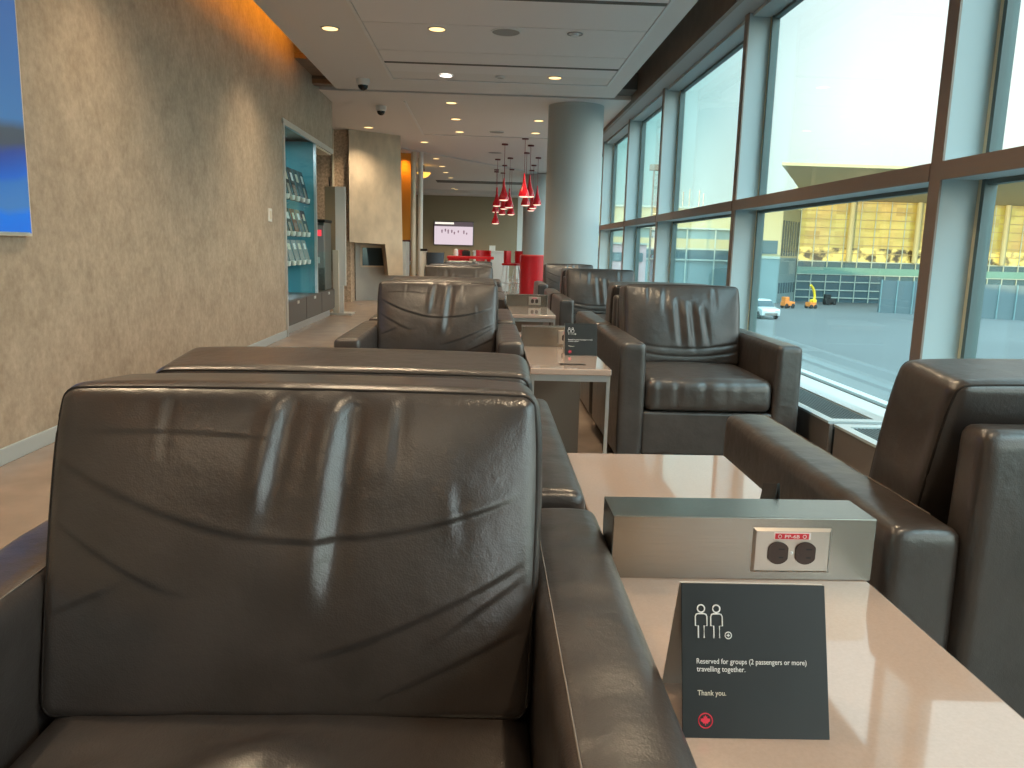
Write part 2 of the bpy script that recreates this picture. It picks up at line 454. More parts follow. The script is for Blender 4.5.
R1 = dup(chairA, (RX+.012, 1.58, 0), math.pi, 'dark armchair turned away beside the near table, its rear panel and long left arm showing')
[c for c in R1.children if c.name.startswith('back_cushion')][0].location = (.010, 0, .010)
dup(chairA, (RX, 5.10, 0), math.pi, 'armchair by the window backing onto the one with its whole seat in view')
dup(chairB, (RX, 7.35, 0), 0, 'armchair by the window with deep upright wrinkles, behind the table with two dark sockets')
dup(chairA, (RX, 8.25, 0), math.pi, 'window side armchair backing onto the deeply wrinkled one, mostly hidden')
dup(chairA, (RX, 10.28, 0), 0, 'farthest armchair of the window row, right in front of the round grey column')

# ------------------------------------------------------------------ side tables, power boxes
TX0, TX1 = .200, .586
def make_table(label):
    t = thing('side_table', label, 'table', (0, 0, 0), 0, 'narrow stone topped tables between the armchairs')
    hw = (TX1-TX0)/2
    MB().box(-hw, hw, -.69, .69, .514, .54, .004, 2).build('tabletop', M['quartz'], t)
    f = MB()
    f.box(-hw+.004, hw-.004, -.684, -.664, .488, .514); f.box(-hw+.004, hw-.004, .664, .684, .488, .514)
    f.box(-hw+.004, -hw+.02, -.664, .664, .488, .514); f.box(hw-.02, hw-.004, -.664, .664, .488, .514)
    f.build('frame', M['alu'], t)
    for x in (-1, 1):
        for y in (-1, 1):
            MB().box(x*(hw-.012)-.008, x*(hw-.012)+.008, y*.674-.008, y*.674+.008, 0, .488).build('leg', M['alu'], t)
    MB().box(-hw+.03, hw-.05, -.02, .02, .0, .488).build('centre_panel', M['panel_brown'], t)
    MB().box(-hw+.01, hw-.01, -.68, -.64, 0, .012).build('foot_bar', M['black'], t) if False else None
    return t
def make_power_box(label):
    t = thing('power_box', label, 'power outlet box', (0, 0, 0), 0, 'steel power boxes across the tables')
    MB().box(-.197, .197, 0, .092, 0, .097, .0015, 2).build('housing', M['steel'], t)
    # cover plate : bevelled edge
    px0, px1, pz0, pz1 = .012, .130, .013, .082
    p = MB().quadbox([(px0, 0, pz0), (px1, 0, pz0), (px1, 0, pz1), (px0, 0, pz1)],
                     [(px0+.004, -.005, pz0+.004), (px1-.004, -.005, pz0+.004), (px1-.004, -.005, pz1-.004), (px0+.004, -.005, pz1-.004)]).build('cover_plate', M['plate'], t)
    zc = .045
    for xc in (.0497, .0908):
        pts = []
        for k in range(40):
            a = 2*math.pi*k/40; x = max(-.0148, min(.0148, .0172*math.cos(a))); pts.append((xc+x, zc+.0172*math.sin(a)))
        MB().prism(pts, -.0075, -.004, 'y').build('socket', M['socket'], p)
        s = MB(); s.box(xc+.000, xc+.009, -.0078, -.0074, zc+.0055, zc+.0075); s.box(xc+.001, xc+.008, -.0078, -.0074, zc-.0075, zc-.0055)
        s.lathe([(.0027, -.0002), (.0027, .0002)], n=16, mx=Matrix.Translation((xc-.0085, -.0076, zc)) @ Matrix.Rotation(R(90), 4, 'X'))
        s.build('socket_slots', M['black'], p)
    MB().lathe([(.0025, 0), (.0022, .0012), (.0005, .0015)], n=16, mx=Matrix.Translation((.0703, -.005, zc)) @ Matrix.Rotation(R(90), 4, 'X')).build('screw', M['alu'], p)
    l = MB().box(.042, .097, -.0057, -.0049, .066, .0765).build('white_backing', M['label_white'], p)
    l = MB().box(.0435, .094, -.0062, -.0056, .0665, .0752).build('label_strip', M['label_red'], p)
    for xc in (.0505, .0875):
        ring = [(xc+.0025*math.cos(2*math.pi*k/20), -.0064, .0708+.0025*math.sin(2*math.pi*k/20)) for k in range(20)]
        MB().tube(ring, .0005, 5, True).build('label_symbol', M['label_white'], p)
    text_obj('PP-6B', .022, 'label_lettering', M['label_white'], p, Matrix.Translation((.058, -.0064, .0682)) @ Matrix.Rotation(R(90), 4, 'X'), height=.0052)
    return t
TC = (TX0+TX1)/2
tab = make_table('near stone topped table with the large charcoal sign standing on it'); tab.location = (TC, 1.155, 0)
t2 = dup(tab, (.357, 3.88, 0), 0, 'stone topped table beyond the near one, open underneath, with a small charcoal sign')
t3 = dup(tab, (.357, 6.50, 0), 0, 'small distant stone topped table with an uncovered double socket and no sign')
pb = make_power_box('brushed steel power box with double socket across the near table'); pb.location = (TC-.001, 1.111, .54)
b2 = dup(pb, (.357, 3.93, .54), 0, 'steel power box half hidden by the small charcoal sign on the middle table')
b3 = dup(pb, (.354, 6.65, .54), 0, 'steel power box on the distant table, both dark sockets showing')

for o in (t2, t3, b2, b3): o.scale = (.86, 1, 1)

# ------------------------------------------------------------------ reserved signs
SW, SL, VK = .149, .1515, .959
def make_sign(label):
    t = thing('tent_sign', label, 'sign', (0, 0, 0), 0, 'charcoal reserved signs')
    lean = math.atan2(.047, .144)
    # local frame: x right, y' up the leaning face, z' out of the face
    F = Matrix.Rotation(R(90)-lean, 4, 'X')          # face plane -> world, normal towards -Y
    MB().box(0, SW, 0, SL, -.0016, 0, .0004, 1, mx=F).build('front_leaf', M['card'], t)
    top = F @ Vector((0, SL, 0))
    B = Matrix.Translation((0, top.y*2+.010, 0)) @ Matrix.Rotation(R(90)+lean*1.07, 4, 'X')
    MB().box(.0, SW, 0, SL*1.0, 0, .0016, mx=B).build('back_leaf', M['card_back'], t)
    fl = [o for o in t.children if o.name.startswith('front_leaf')][0]
    g = .0004
    def T(x, d, z=g): return F @ Matrix.Translation((x, SL-d*VK, z))
    for xc in (.0200, .0358):
        mb = MB()
        ring = [F @ Vector((xc+.0037*math.cos(2*math.pi*k/24), SL-.0262*VK+.0037*math.sin(2*math.pi*k/24), g)) for k in range(24)]
        mb.tube(ring, .00075, 6, True)
        prof = [(-.0030, .0565), (-.0030, .0440), (-.0060, .0440), (-.0060, .0345), (-.0050, .0322), (-.003, .0315), (.003, .0315), (.0050, .0322), (.0060, .0345), (.0060, .0440), (.0030, .0440), (.0030, .0565)]
        mb.tube([F @ Vector((xc+a, SL-b*VK, g)) for a, b in prof], .00075, 6)
        mb.build('person_icon', M['print_white'], fl)
    mb = MB(); c = (.0478, .0535*VK)
    mb.tube([F @ Vector((c[0]+.0033*math.cos(2*math.pi*k/24), SL-c[1]+.0033*math.sin(2*math.pi*k/24), g)) for k in range(24)], .0005, 6, True)
    mb.tube([F @ Vector((c[0]-.0017, SL-c[1], g)), F @ Vector((c[0]+.0017, SL-c[1], g))], .0005, 6)
    mb.tube([F @ Vector((c[0], SL-c[1]-.0017, g)), F @ Vector((c[0], SL-c[1]+.0017, g))], .0005, 6)
    mb.build('plus_icon', M['print_white'], fl)
    text_obj('Reserved for groups (2 passengers or more)', .1125, 'lettering', M['print_white'], fl, T(.0150, .0828), .00015, .0068)
    text_obj('travelling together.', .0496, 'lettering', M['print_white'], fl, T(.0150, .0908), .00015, .0068)
    text_obj('Thank you.', .0290, 'lettering', M['print_cream'], fl, T(.0155, .1150), .00015, .0066)
    c = (.0232, .1405*VK); mb = MB()
    mb.tube([F @ Vector((c[0]+.0070*math.cos(2*math.pi*k/36), SL-c[1]+.0070*math.sin(2*math.pi*k/36), g*.5)) for k in range(36)], .00055, 6, True)
    half = [(0, 1), (.17, .66), (.36, .76), (.28, .30), (.50, .48), (.58, .34), (.92, .36), (.80, .08), (.92, -.02), (.42, -.36), (.48, -.52), (.06, -.46), (.05, -.85)]
    leaf = half + [(-x, y) for x, y in reversed(half[1:])]
    b = bmesh.new(); vs = [b.verts.new(F @ Vector((c[0]+x*.0054, SL-c[1]+y*.0054, g))) for x, y in leaf]; b.faces.new(vs)
    bmesh.ops.triangulate(b, faces=b.faces)
    ext = bmesh.ops.extrude_face_region(b, geom=list(b.faces)); nrm = F.to_3x3() @ Vector((0, 0, 1))
    bmesh.ops.translate(b, vec=-nrm*.0006, verts=[v for v in ext['geom'] if isinstance(v, bmesh.types.BMVert)])
    bmesh.ops.recalc_face_normals(b, faces=b.faces); mb._merge(b)
    mb.build('leaf_emblem', M['print_red'], fl)
    return t
sign = make_sign('large charcoal reserved sign in front, white lettering and red leaf emblem readable')
sign.location = (.2075, .720, .54); sign.rotation_euler = (0, 0, R(-1.0))
dup(sign, (.372, 3.61, .54), 0, 'small charcoal reserved sign standing on the middle table beside a socket', 'charcoal reserved signs')
# little folded card that just peeps over the near power box
t = thing('folded_card', 'tip of a small folded dark card just peeping up behind the near power box', 'card', (.484, 1.235, .54), R(6))
MB().quadbox([(-.014, 0, 0), (-.012, 0, 0), (-.012, .05, 0), (-.014, .05, 0)], [(-.001, 0, .113), (.001, 0, .113), (.001, .05, .098), (-.001, .05, .098)]).build('left_leaf', M['card'], t)
MB().quadbox([(.010, 0, 0), (.012, 0, 0), (.012, .05, 0), (.010, .05, 0)], [(.001, 0, .113), (.003, 0, .113), (.003, .05, .098), (.001, .05, .098)]).build('right_leaf', M['card'], t)
tag(MB().box(-.055, .055, -.010, .010, 0, .004, .0015).build('cable_grommet', M['black'], None, False, (.375, 3.31, .54)), 'thin black strip lying near the front edge of the middle table', 'cable grommet')

# ------------------------------------------------------------------ room shell
WX = -2.15; CZ = EYE+1.85; CZ2 = EYE+1.90; CZ3 = EYE+1.88; TOPZ = 3.35
Y0, Y1 = -4.5, 29.0
struct(MB().box(-9, 2.3, Y0, Y1+.2, -.3, 0).build('floor', M['floor']), 'polished brown grey lounge floor', 'floor')
w = MB().box(WX-.2, WX, Y0, 8.68, 0, TOPZ).box(WX-.7, WX, 8.68, 11.47, 2.29, TOPZ).box(WX-.9, WX-.7, 8.48, 10.42, 0, TOPZ)
struct(w.build('wall_left', M['plaster']), 'long beige mottled plaster wall', 'wall')
struct(MB().box(WX-.2, 2.3, Y0-.2, Y0, 0, TOPZ).build('wall_rear', M['plaster']), 'wall behind the viewpoint', 'wall')
struct(MB().box(-9, 2.3, Y1, Y1+.2, 0, TOPZ).build('wall_back', M['tan_wall']), 'far brown end wall with a screen on it', 'wall')
struct(MB().box(-9.2, -9, 11, Y1, 0, TOPZ).build('wall_far_left', M['tan_wall']), 'far side wall beyond the stone chimney', 'wall')
struct(MB().box(-9.2, WX-.9, 10.22, 10.42, 0, TOPZ).build('wall_return', M['tan_wall']), 'wall return behind the display case', 'wall')
struct(MB().box(WX, WX+.014, Y0, 8.66, 0, .075, .003).build('baseboard_left', M['base']), 'pale metal baseboard under the plaster wall', 'baseboard')
# ceiling : near board, with raised panel field, and the far boards
c = MB().box(-1.86, 1.54, Y0, 10.2, CZ, CZ+.10)
struct(c.build('ceiling', M['ceil']), 'near grey ceiling board', 'ceiling')
pf = MB()
for i, (a, b_) in enumerate(((-4, -.8), (-.8, 2.8), (2.8, 6.36), (6.40, 7.15), (7.158, 8.12), (8.128, 9.06))):
    pf.box(-1.08, 1.33, a+.004, b_-.004, CZ-.006, CZ-.0001)
pf.box(-1.08, 1.33, 8.48, 9.46, CZ-.006, CZ-.0001) if False else None
struct(pf.build('ceiling_panels', M['ceil_pan']), 'flush rectangular ceiling panels', 'ceiling')
ln = MB().box(-1.08, 1.33, 6.345, 6.41, CZ-.010, CZ-.0062).box(-1.08, 1.33, 8.60, 8.66, CZ-.010, CZ-.0062)
struct(ln.build('trim_1', M['ceil_line']), 'dark slots across the ceiling panels', 'trim')
tr = MB().box(-1.115, -1.085, -4, 9.50, CZ-.012, CZ-.0001).box(1.335, 1.36, -4, 9.50, CZ-.012, CZ-.0001).box(-1.085, 1.335, 9.46, 9.50, CZ-.012, CZ-.0001)
struct(tr.build('trim_2', M['ceil_trim']), 'pale trim around the ceiling panels', 'trim')
p2 = [(-9, 10.34), (1.84, 10.34), (1.84, 21.7), (-2.81, 14.74), (-9, 8.0+14.74-8.0)]
p2 = [(-5.0, 10.60), (1.84, 10.60), (1.84, 21.7), (-2.81, 14.74), (-5.0, 11.46)]
struct(MB().prism(p2, CZ2, CZ2+.25).build('ceiling_middle', M['ceil']), 'ceiling field beyond the slot, ending on a diagonal', 'ceiling')
struct(MB().box(-9, 2.3, 10.36, Y1, CZ3+.14, CZ3+.26).build('ceiling_far', M['ceil']), 'far ceiling over the red counter', 'ceiling')
struct(MB().prism([(-9, 11.5), (-5, 11.5), (-2.81, 14.80), (1.84, 21.75), (2.228, 21.75), (2.228, Y1), (-9, Y1)], CZ3, CZ3+.1).build('ceiling_soffit', M['ceil']), 'warm ceiling zone past the diagonal', 'ceiling')
tr = MB().box(-1.15, -1.12, 11.2, 14.4, CZ2-.010, CZ2).box(-1.12, 1.7, 14.37, 14.4, CZ2-.010, CZ2)
struct(tr.build('trim_3', M['ceil_trim']), 'pale trim around the second panel field', 'trim')
struct(MB().box(-1.5, 1.1, 23.8, 24.6, CZ3-.012, CZ3-.0005).build('trim_4', M['ceil_line']), 'dark slot diffuser across the far ceiling', 'trim')
struct(MB().box(-2.9, 2.3, Y0, 10.34, TOPZ, TOPZ+.15).build('ceiling_deck', M['ceil']), 'deck above the cove', 'ceiling')
struct(MB().box(-5, 1.84, 10.19, 10.62, CZ+.105, CZ+.3).build('ceiling_slot', M['ceil_line']), 'dark slot between the near and middle ceilings', 'ceiling')
struct(MB().box(-5, -1.86, 10.20, 10.36, CZ+.05, TOPZ).build('ceiling_drop', M['brown_wood']), 'brown wood end of the cove', 'ceiling')
struct(MB().box(WX, -1.86, 9.3, 10.2, CZ+.14, CZ+.2).build('trim_5', M['brown_wood']), 'brown lid at the end of the cove', 'trim')
struct(MB().box(-1.66, -1.60, Y0, 10.3, CZ+.10, TOPZ).build('ceiling_bulkhead', M['ceil']), 'unseen board added to block the cove light', 'ceiling')  # added blocker stops cove light spilling across to the window slot
struct(MB().box(-9, 2.0, 27.7, Y1, EYE+1.76, CZ3).build('ceiling_bulkhead', M['ceil']), 'lowered ceiling strip at the end wall', 'ceiling')
# unseen roof mass added to keep low sun off room and lower opposite facade
struct(MB().box(-40, 2.3, -60, 70, TOPZ+.2, EYE+5.3).box(-40, -9.4, -60, 70, -6, TOPZ+.2).build('roof', M['terminal_mass']), 'unseen roof mass added above the lounge to cast the sun shadow', 'roof')
struct(MB().box(-9.4, 2.3, 29.25, 70, -6, TOPZ+.2).build('wall_exterior', M['terminal_mass']), 'rest of this terminal beyond the lounge', 'wall')

# window header: brown fascia, blind box
struct(MB().box(1.82, 1.86, Y0, 21.7, EYE+1.84, TOPZ).build('trim_6', M['brown_wood']), 'brown fascia above the windows', 'trim')
struct(MB().box(1.86, 2.04, Y0, Y1, EYE+1.84, EYE+2.0).build('trim_7', M['blind']), 'grey blind box above the windows', 'trim')
struct(MB().box(1.86, 2.3, Y0, Y1, EYE+2.0, TOPZ).build('wall_right', M['blind']), 'wall above the windows', 'wall')
# windows
MY = [-2.35, .62, 3.59, 6.53, 9.48, 11.72, 14.2, 17.1, 20.0, 22.9, 25.8, 28.7]
zs, zb = .20, EYE+1.84
for i, y in enumerate(MY):
    ye = MY[i+1] if i+1 < len(MY) else y+.2
    o = struct(empty('window_%d' % (i+1), (0, y, 0)), 'tall window bay over the apron', 'window')
    L_ = ye-y
    MB().box(1.995, 2.005, -.045, .045, zs, zb).build('mullion_face', M['frame_in'], o)
    MB().box(2.005, 2.222, -.04, .04, zs, zb).build('mullion', M['frame_side'], o)
    if L_ < .5: continue
    # transom
    MB().box(1.990, 2.003, .045, L_-.045, EYE+.345, EYE+.425).build('transom_face', M['frame_in'], o)
    MB().box(2.003, 2.212, .04, L_-.04, EYE+.35, EYE+.42).build('transom', M['frame_side'], o)
    MB().box(2.03, 2.222, .04, L_-.04, EYE+1.815, zb).build('head', M['frame_side'], o)
    bd = MB(); gk = MB()
    for z0, z1 in ((zs, EYE+.35), (EYE+.42, EYE+1.815)):
        for ya in (-.075, .04):
            bd.box(2.162, 2.222, ya+.002 if ya > 0 else ya+.035-.002+.0, (ya+.030) if ya > 0 else -.041, z0, z1) if ya > 0 else bd.box(2.172, 2.222, L_-.064, L_-.041, z0, z1)
        gk.box(2.172, 2.228, .071, .090, z0, z1); gk.box(2.172, 2.228, L_-.090, L_-.065, z0, z1)
        gk.box(2.182, 2.228, .09, L_-.085, z1-.022, z1); gk.box(2.182, 2.228, .09, L_-.085, z0, z0+.02)
    bd.build('bead', M['gold'], o); gk.build('gasket', M['gasket'], o)
    for z0, z1 in ((zs, EYE+.35), (EYE+.42, EYE+1.815)):
        MB().box(2.196, 2.204, .08, L_-.08, z0, z1).build('pane', M['glass'], o)
struct(MB().box(1.93, 2.3, Y0, Y1, 0, .215).build('window_sill', M['sill']), 'pale sill at the foot of the windows', 'sill')
# floor heaters along the glass
for i, (ya, yb) in enumerate(((.70, 3.52), (3.58, 6.40), (6.46, 9.3))):
    t = thing('floor_heater', ['low metal floor heater along the glass beside the dark turned armchair', 'low metal floor heater behind the armchair with its whole seat in view', 'low metal floor heater below the distant windows'][i], 'heater', (0, ya, 0), 0, 'floor heaters under the windows')
    Lh = yb-ya
    MB().box(1.62, 1.64, 0, Lh, 0, .25, .003).build('front_panel', M['heater'], t)
    r = MB().box(1.615, 1.66, 0, Lh, .25, .262).box(1.86, 1.93, 0, Lh, .235, .262).box(1.66, 1.86, 0, .06, .25, .262).box(1.66, 1.86, Lh-.06, Lh, .25, .262)
    r.build('rim', M['heater_top'], t)
    g = MB()
    for k in range(11): g.box(1.664+k*.0178, 1.672+k*.0178, .06, Lh-.06, .238, .256)
    g.build('grille', M['grille'], t)
    MB().box(1.64, 1.86, 0, Lh, .0, .225).build('cabinet', M['foot'], t)

# columns
def column(x, y, r, label, z=CZ2):
    struct(smooth_by_angle(MB().cyl((x, y, 0), r, 0, z, 64).build('column', M['column'])), label, 'column')
column(1.18, 11.18, .375, 'round grey column in front of the far windows')
column(1.37, 21.3, .42, 'second round column farther back, washed blue', CZ3)

# ------------------------------------------------------------------ ceiling fittings
def light(kind, name, loc, power, col, size=.1, rot=(0, 0, 0), spread=None, parent=None, spot=None, blend=.6):
    l = bpy.data.lights.new(name, kind); l.energy = power; l.color = col
    if kind == 'AREA':
        l.shape = 'DISK'; l.size = size
        if spread: l.spread = spread
    elif kind == 'SPOT': l.spot_size = spot; l.spot_blend = blend; l.shadow_soft_size = size
    elif kind == 'POINT': l.shadow_soft_size = size
    o = bpy.data.objects.new(name, l); COL.objects.link(o); o.location = loc; o.rotation_euler = rot
    if parent: o.parent = parent
    return o
WARM = (1, .76, .49)
def downlight(x, y, z, label, white=False, power=9., r=.068):
    t = thing('downlight', label, 'ceiling light', (x, y, z), 0, 'recessed ceiling downlights')
    MB().lathe([(r, -.0005), (r+.016, -.0005), (r+.014, -.008), (r, -.006)], n=28).build('trim_ring', M['lamp_rim'], t)
    MB().lathe([(r, -.002), (r, -.0055), (1e-5, -.0055)], n=28).build('lens', M['lamp_white'] if white else M['lamp_warm'], t)
    light('SPOT', 'downlight_lamp', (0, 0, -.03), power, (1, .9, .78) if white else WARM, .06, (0, 0, 0), None, t, R(125), .9)
    return t
P1 = 84.
downlight(-1.403, 7.43, CZ, 'round warm downlight nearest the plaster wall, above the cove edge', power=P1)
downlight(-.462, 7.30, CZ-.006, 'warm downlight in the nearest ceiling panel, left of the round speaker', power=P1)
downlight(-.479, 9.20, CZ-.006, 'whitest downlight, in the narrow panel before the ceiling slot', True, power=P1)
downlight(.714, 9.11, CZ-.006, 'warm downlight in the narrow panel near the windows', power=P1)
for x, y, lb in ((-.507, 11.2, 'first of the three downlights in a line beyond the ceiling slot'), (-.498, 12.58, 'middle of the three downlights in a line beyond the ceiling slot'),
                 (-.485, 13.93, 'last of the three downlights in a line beyond the ceiling slot'), (.757, 12.47, 'nearer of two downlights beside the round column top'),
                 (.787, 13.79, 'farther of two downlights beside the round column top'), (-1.984, 13.75, 'downlight washing the stone chimney'),
                 (-1.192, 15.43, 'downlight near the amber strip on the diagonal ceiling edge')):
    downlight(x, y, CZ2, lb, power=P1)
for x, y, lb in ((-1.208, 19.2, 'nearest of the row of downlights past the diagonal'), (-1.167, 20.97, 'second of the row of downlights past the diagonal'),
                 (-1.154, 22.65, 'third of the row of downlights past the diagonal'), (-1.094, 24.36, 'fourth of the row of downlights past the diagonal, before the slot'),
                 (-1.2, 28.7, 'small downlight just past the far slot'), (-1.1, 29.2, 'small downlight closest to the end wall'),
                 (.773, 25.6, 'small downlight behind the red pendants')):
    downlight(x*.94, y*.94, CZ3, lb, power=P1)
for x, y in ((-1.4, 1.6), (-1.4, 4.5), (-.46, 2.4), (-.46, 4.9), (.71, .4), (.71, 3.0), (.71, 5.4), (-1.4, -1.5), (-.3, -1.5)):
    downlight(x, y, CZ, 'warm downlight overhead, above the picture', power=P1)

def disc(name, x, y, z, r, mat, label, cat, h=.008):
    t = thing(name, label, cat, (x, y, z))
    MB().lathe([(r, 0), (r+.012, 0), (r+.010, -h), (r, -h)], n=28).build('rim', M['ceil_trim'], t)
    MB().lathe([(r, -.001), (r, -h*.7), (1e-5, -h*.7)], n=28).build('grille', mat, t)
disc('ceiling_speaker', .134, 7.31, CZ-.006, .12, M['grey_grille'], 'large round grey speaker in the near ceiling panel', 'speaker')
disc('ceiling_speaker', .143, 13.82, CZ2, .12, M['grey_grille'], 'small looking round speaker in the middle ceiling', 'speaker')
disc('ceiling_vent', .143, 16.75, CZ2, .14, M['grey_grille'], 'faint round vent in the ceiling before the red canopies', 'vent')
disc('smoke_detector', .114, 9.15, CZ-.006, .04, M['grey_grille'], 'tiny round detector in the narrow ceiling panel', 'detector', .02)
t = thing('spot_fitting', 'small adjustable spot recessed in the ceiling near the windows', 'spotlight', (.733, 7.293, CZ-.006))
MB().lathe([(.055, 0), (.07, 0), (.068, -.008), (.055, -.006)], n=24).build('rim', M['grey_grille'], t)
MB().lathe([(.03, -.002), (.034, -.022), (1e-5, -.024)], n=20).build('bulb', M['headlamp'], t)
for x, y, z, lb in ((-1.442, 9.575, CZ, 'white dome camera on the near ceiling edge'), (-1.506, 11.649, CZ2, 'white dome camera beyond the ceiling slot')):
    t = thing('dome_camera', lb, 'security camera', (x, y, z), 0, 'dome cameras')
    smooth_by_angle(MB().lathe([(.074, 0), (.078, -.01), (.074, -.055), (.06, -.07)], n=28).build('housing', M['cam_white'], t))
    smooth_by_angle(MB().lathe([(.058, -.068), (.054, -.09), (.04, -.112), (.018, -.124), (1e-5, -.127)], n=24).build('dome', M['dome'], t), 80)

# cove light strip along the top of the plaster wall
t = thing('cove_strip', 'amber light strip glowing in the cove above the plaster wall', 'cove light', (0, 0, 0))
MB().box(-1.815, -1.785, -4.2, 9.0, CZ+.130, CZ+.150).build('diffuser', M['cove_led'], t)
MB().box(-1.83, -1.77, -4.2, 9.0, CZ+.10, CZ+.130).build('channel', M['alu'], t)

# ------------------------------------------------------------------ left wall: screen, switch, display case
def screen_blue():
    m, nt, b = new_mat('blue_screen'); N, L = nt.nodes, nt.links
    tc = N.new('ShaderNodeTexCoord'); sp = N.new('ShaderNodeSeparateXYZ'); L.new(tc.outputs['Object'], sp.inputs[0])
    r = N.new('ShaderNodeValToRGB'); e = r.color_ramp.elements
    e[0].position = 0; e[0].color = (.0, .17, .80, 1); e[1].position = 1; e[1].color = (.06, .16, .40, 1)
    for p, c_ in ((.10, (.0, .19, .80, 1)), (.14, (.05, .21, .52, 1)), (.24, (.03, .18, .52, 1)), (.27, (.0, .12, .58, 1)), (.36, (.02, .06, .32, 1)), (.40, (.06, .075, .10, 1)), (.46, (.06, .08, .10, 1)), (.51, (.055, .19, .42, 1))):
        x = e.new(p); x.color = c_
    n = N.new('ShaderNodeTexNoise'); n.inputs['Scale'].default_value = 3
    L.new(tc.outputs['Object'], n.inputs['Vector'])
    a = N.new('ShaderNodeMath'); a.operation = 'MULTIPLY_ADD'; a.inputs[1].default_value = .10; L.new(n.outputs['Fac'], a.inputs[0]); L.new(sp.outputs['Z'], a.inputs[2])
    s = N.new('ShaderNodeMath'); s.operation = 'SUBTRACT'; s.inputs[1].default_value = .05; L.new(a.outputs[0], s.inputs[0])
    L.new(s.outputs[0], r.inputs['Fac']); L.new(r.outputs['Color'], b.inputs['Emission Color']); b.inputs['Emission Strength'].default_value = .75
    b.inputs['Base Color'].default_value = (.01, .01, .02, 1); b.inputs['Roughness'].default_value = .3
    return m
t = thing('wall_screen', 'large blue screen in a thin pale frame on the plaster wall', 'screen', (WX, 2.05, 1.012))
MB().box(0, .03, 0, 1.805, 0, 1.06, .003).build('frame', M['cream'], t)
MB().box(.03, .032, .012, 1.793, .014, 1.046).build('panel', screen_blue(), t)
MB().box(.0325, .036, .0, 1.775, .012, .018).build('lower_bezel', M['alu'], t)
t = thing('wall_switch', 'small white switch plate on the plaster wall beside the display case', 'switch', (WX, 8.12, EYE+.255))
MB().box(0, .010, -.06, .06, -.065, .065, .003).build('plate', M['white'], t)
MB().box(.010, .016, -.02, .02, -.04, .04, .002).build('rocker', M['cream'], t)

cy0, cy1 = 8.68, 11.45
t = thing('display_case', 'tall built in display case with teal back and glass front, recessed in the plaster wall', 'display case', (WX, cy0, 0))
f = MB().box(-.02, .02, 0, .05, 0, 2.27).box(-.02, .012, 0, cy1-cy0, 2.228, 2.29).box(-.03, .004, 1.66, 1.69, .38, 2.25)
f.build('frame', M['alu'], t)
MB().box(-.62, -.03, 1.665, 1.685, .38, 2.25).build('end_panel', M['teal'], t)
MB().box(-.62, -.02, 1.70, cy1-cy0, 2.21, 2.25).build('header_soffit', M['cream'], t)
MB().box(-.64, -.60, .02, 1.70, .38, 2.25).build('back_panel', M['teal'], t)
MB().box(-.60, -.02, .03, 1.66, 2.0, 2.012).build('top_shelf', M['case_glass'], t)
for z in (1.47, 1.07, .74):
    MB().box(-.58, -.03, .05, 1.66, z, z+.012).build('shelf', M['case_glass'], t)
MB().box(-.58, -.01, .05, 2.3, .70, .712).build('counter_shelf', M['alu'], t) if False else None
MB().box(-.012, -.004, .05, 1.66, .38, 2.25).build('glass_front', M['case_glass'], t)
MB().box(-.012, -.004, 1.70, 2.66, .38, .90).build('counter_glass', M['case_glass'], t)
MB().box(-.62, 0, .02, cy1-cy0, .10, .38, .004).build('base_cabinet', M['case_base'], t)
MB().box(-.56, -.05, .02, cy1-cy0-.05, 0, .10).build('plinth', M['alu'], t)
for k in range(3):
    d = MB().box(.001, .016, .06+k*.90, .94+k*.90, .115, .372, .003).build('door', M['case_base'], t)
    MB().box(.016, .026, .46+k*.90, .55+k*.90, .325, .36, .003).build('catch', M['alu'], d)
sp = MB().lathe([(.05, 0), (.06, 0), (.058, -.006), (1e-5, -.005)], n=20).build('soffit_light', M['lamp_warm'], t, False, (-.25, 2.1, 2.21))
light('AREA', 'case_lamp', (WX-.30, cy0+.9, 2.22), 5, (.85, .95, 1), .4)
light('AREA', 'case_lamp', (WX-.32, cy0+.9, .70), 3.5, (.85, .95, 1), .4)
light('SPOT', 'soffit_lamp', (WX-.25, cy0+2.1, 2.17), 8, WARM, .04, (0, 0, 0), None, None, R(110))
# magazines leaning on the shelves
cols_dark = [(.05, .035, .03), (.30, .10, .05), (.08, .06, .05), (.40, .30, .22), (.07, .05, .05), (.12, .09, .08)]
row_names = ['top', 'middle', 'bottom']
pos_names = ['nearest', 'second', 'third', 'fourth', 'fifth', 'farthest']
for ri, (z0, h) in enumerate(((1.482, .40), (1.082, .33), (.752, .30))):
    for k in range(6):
        c_ = cols_dark[(k*2+ri) % 6] if ri < 2 else (.42, .43, .43)
        mt = pm('cover_%d_%d' % (ri, k), c_, .22)
        t = thing('magazine', '%s magazine from the switch side on the %s shelf of the display case' % (pos_names[k], row_names[ri]), 'magazine', (WX-.065, cy0+.16+k*.268, z0), 0, 'magazines on the %s shelf of the display case' % row_names[ri])
        lean = Matrix.Rotation(R(-14), 4, 'Y')
        MB().box(-.008, 0, -.105, .105, 0, h, .001, 1, mx=lean).build('cover', mt, t)
        MB().box(0, .001, -.07+.02*(k % 2), .05, h*.62, h*.86, mx=lean).build('cover_title', M['print_white'] if (k+ri) % 2 else M['print_cream'], t)
        MB().box(0, .001, -.08, .06-.02*(k % 3), h*.12, h*.5, mx=lean).build('cover_picture', mt if ri == 2 else pm('pic_%d_%d' % (ri, k), [(.35, .2, .15), (.2, .25, .3), (.5, .42, .35)][k % 3], .25), t)
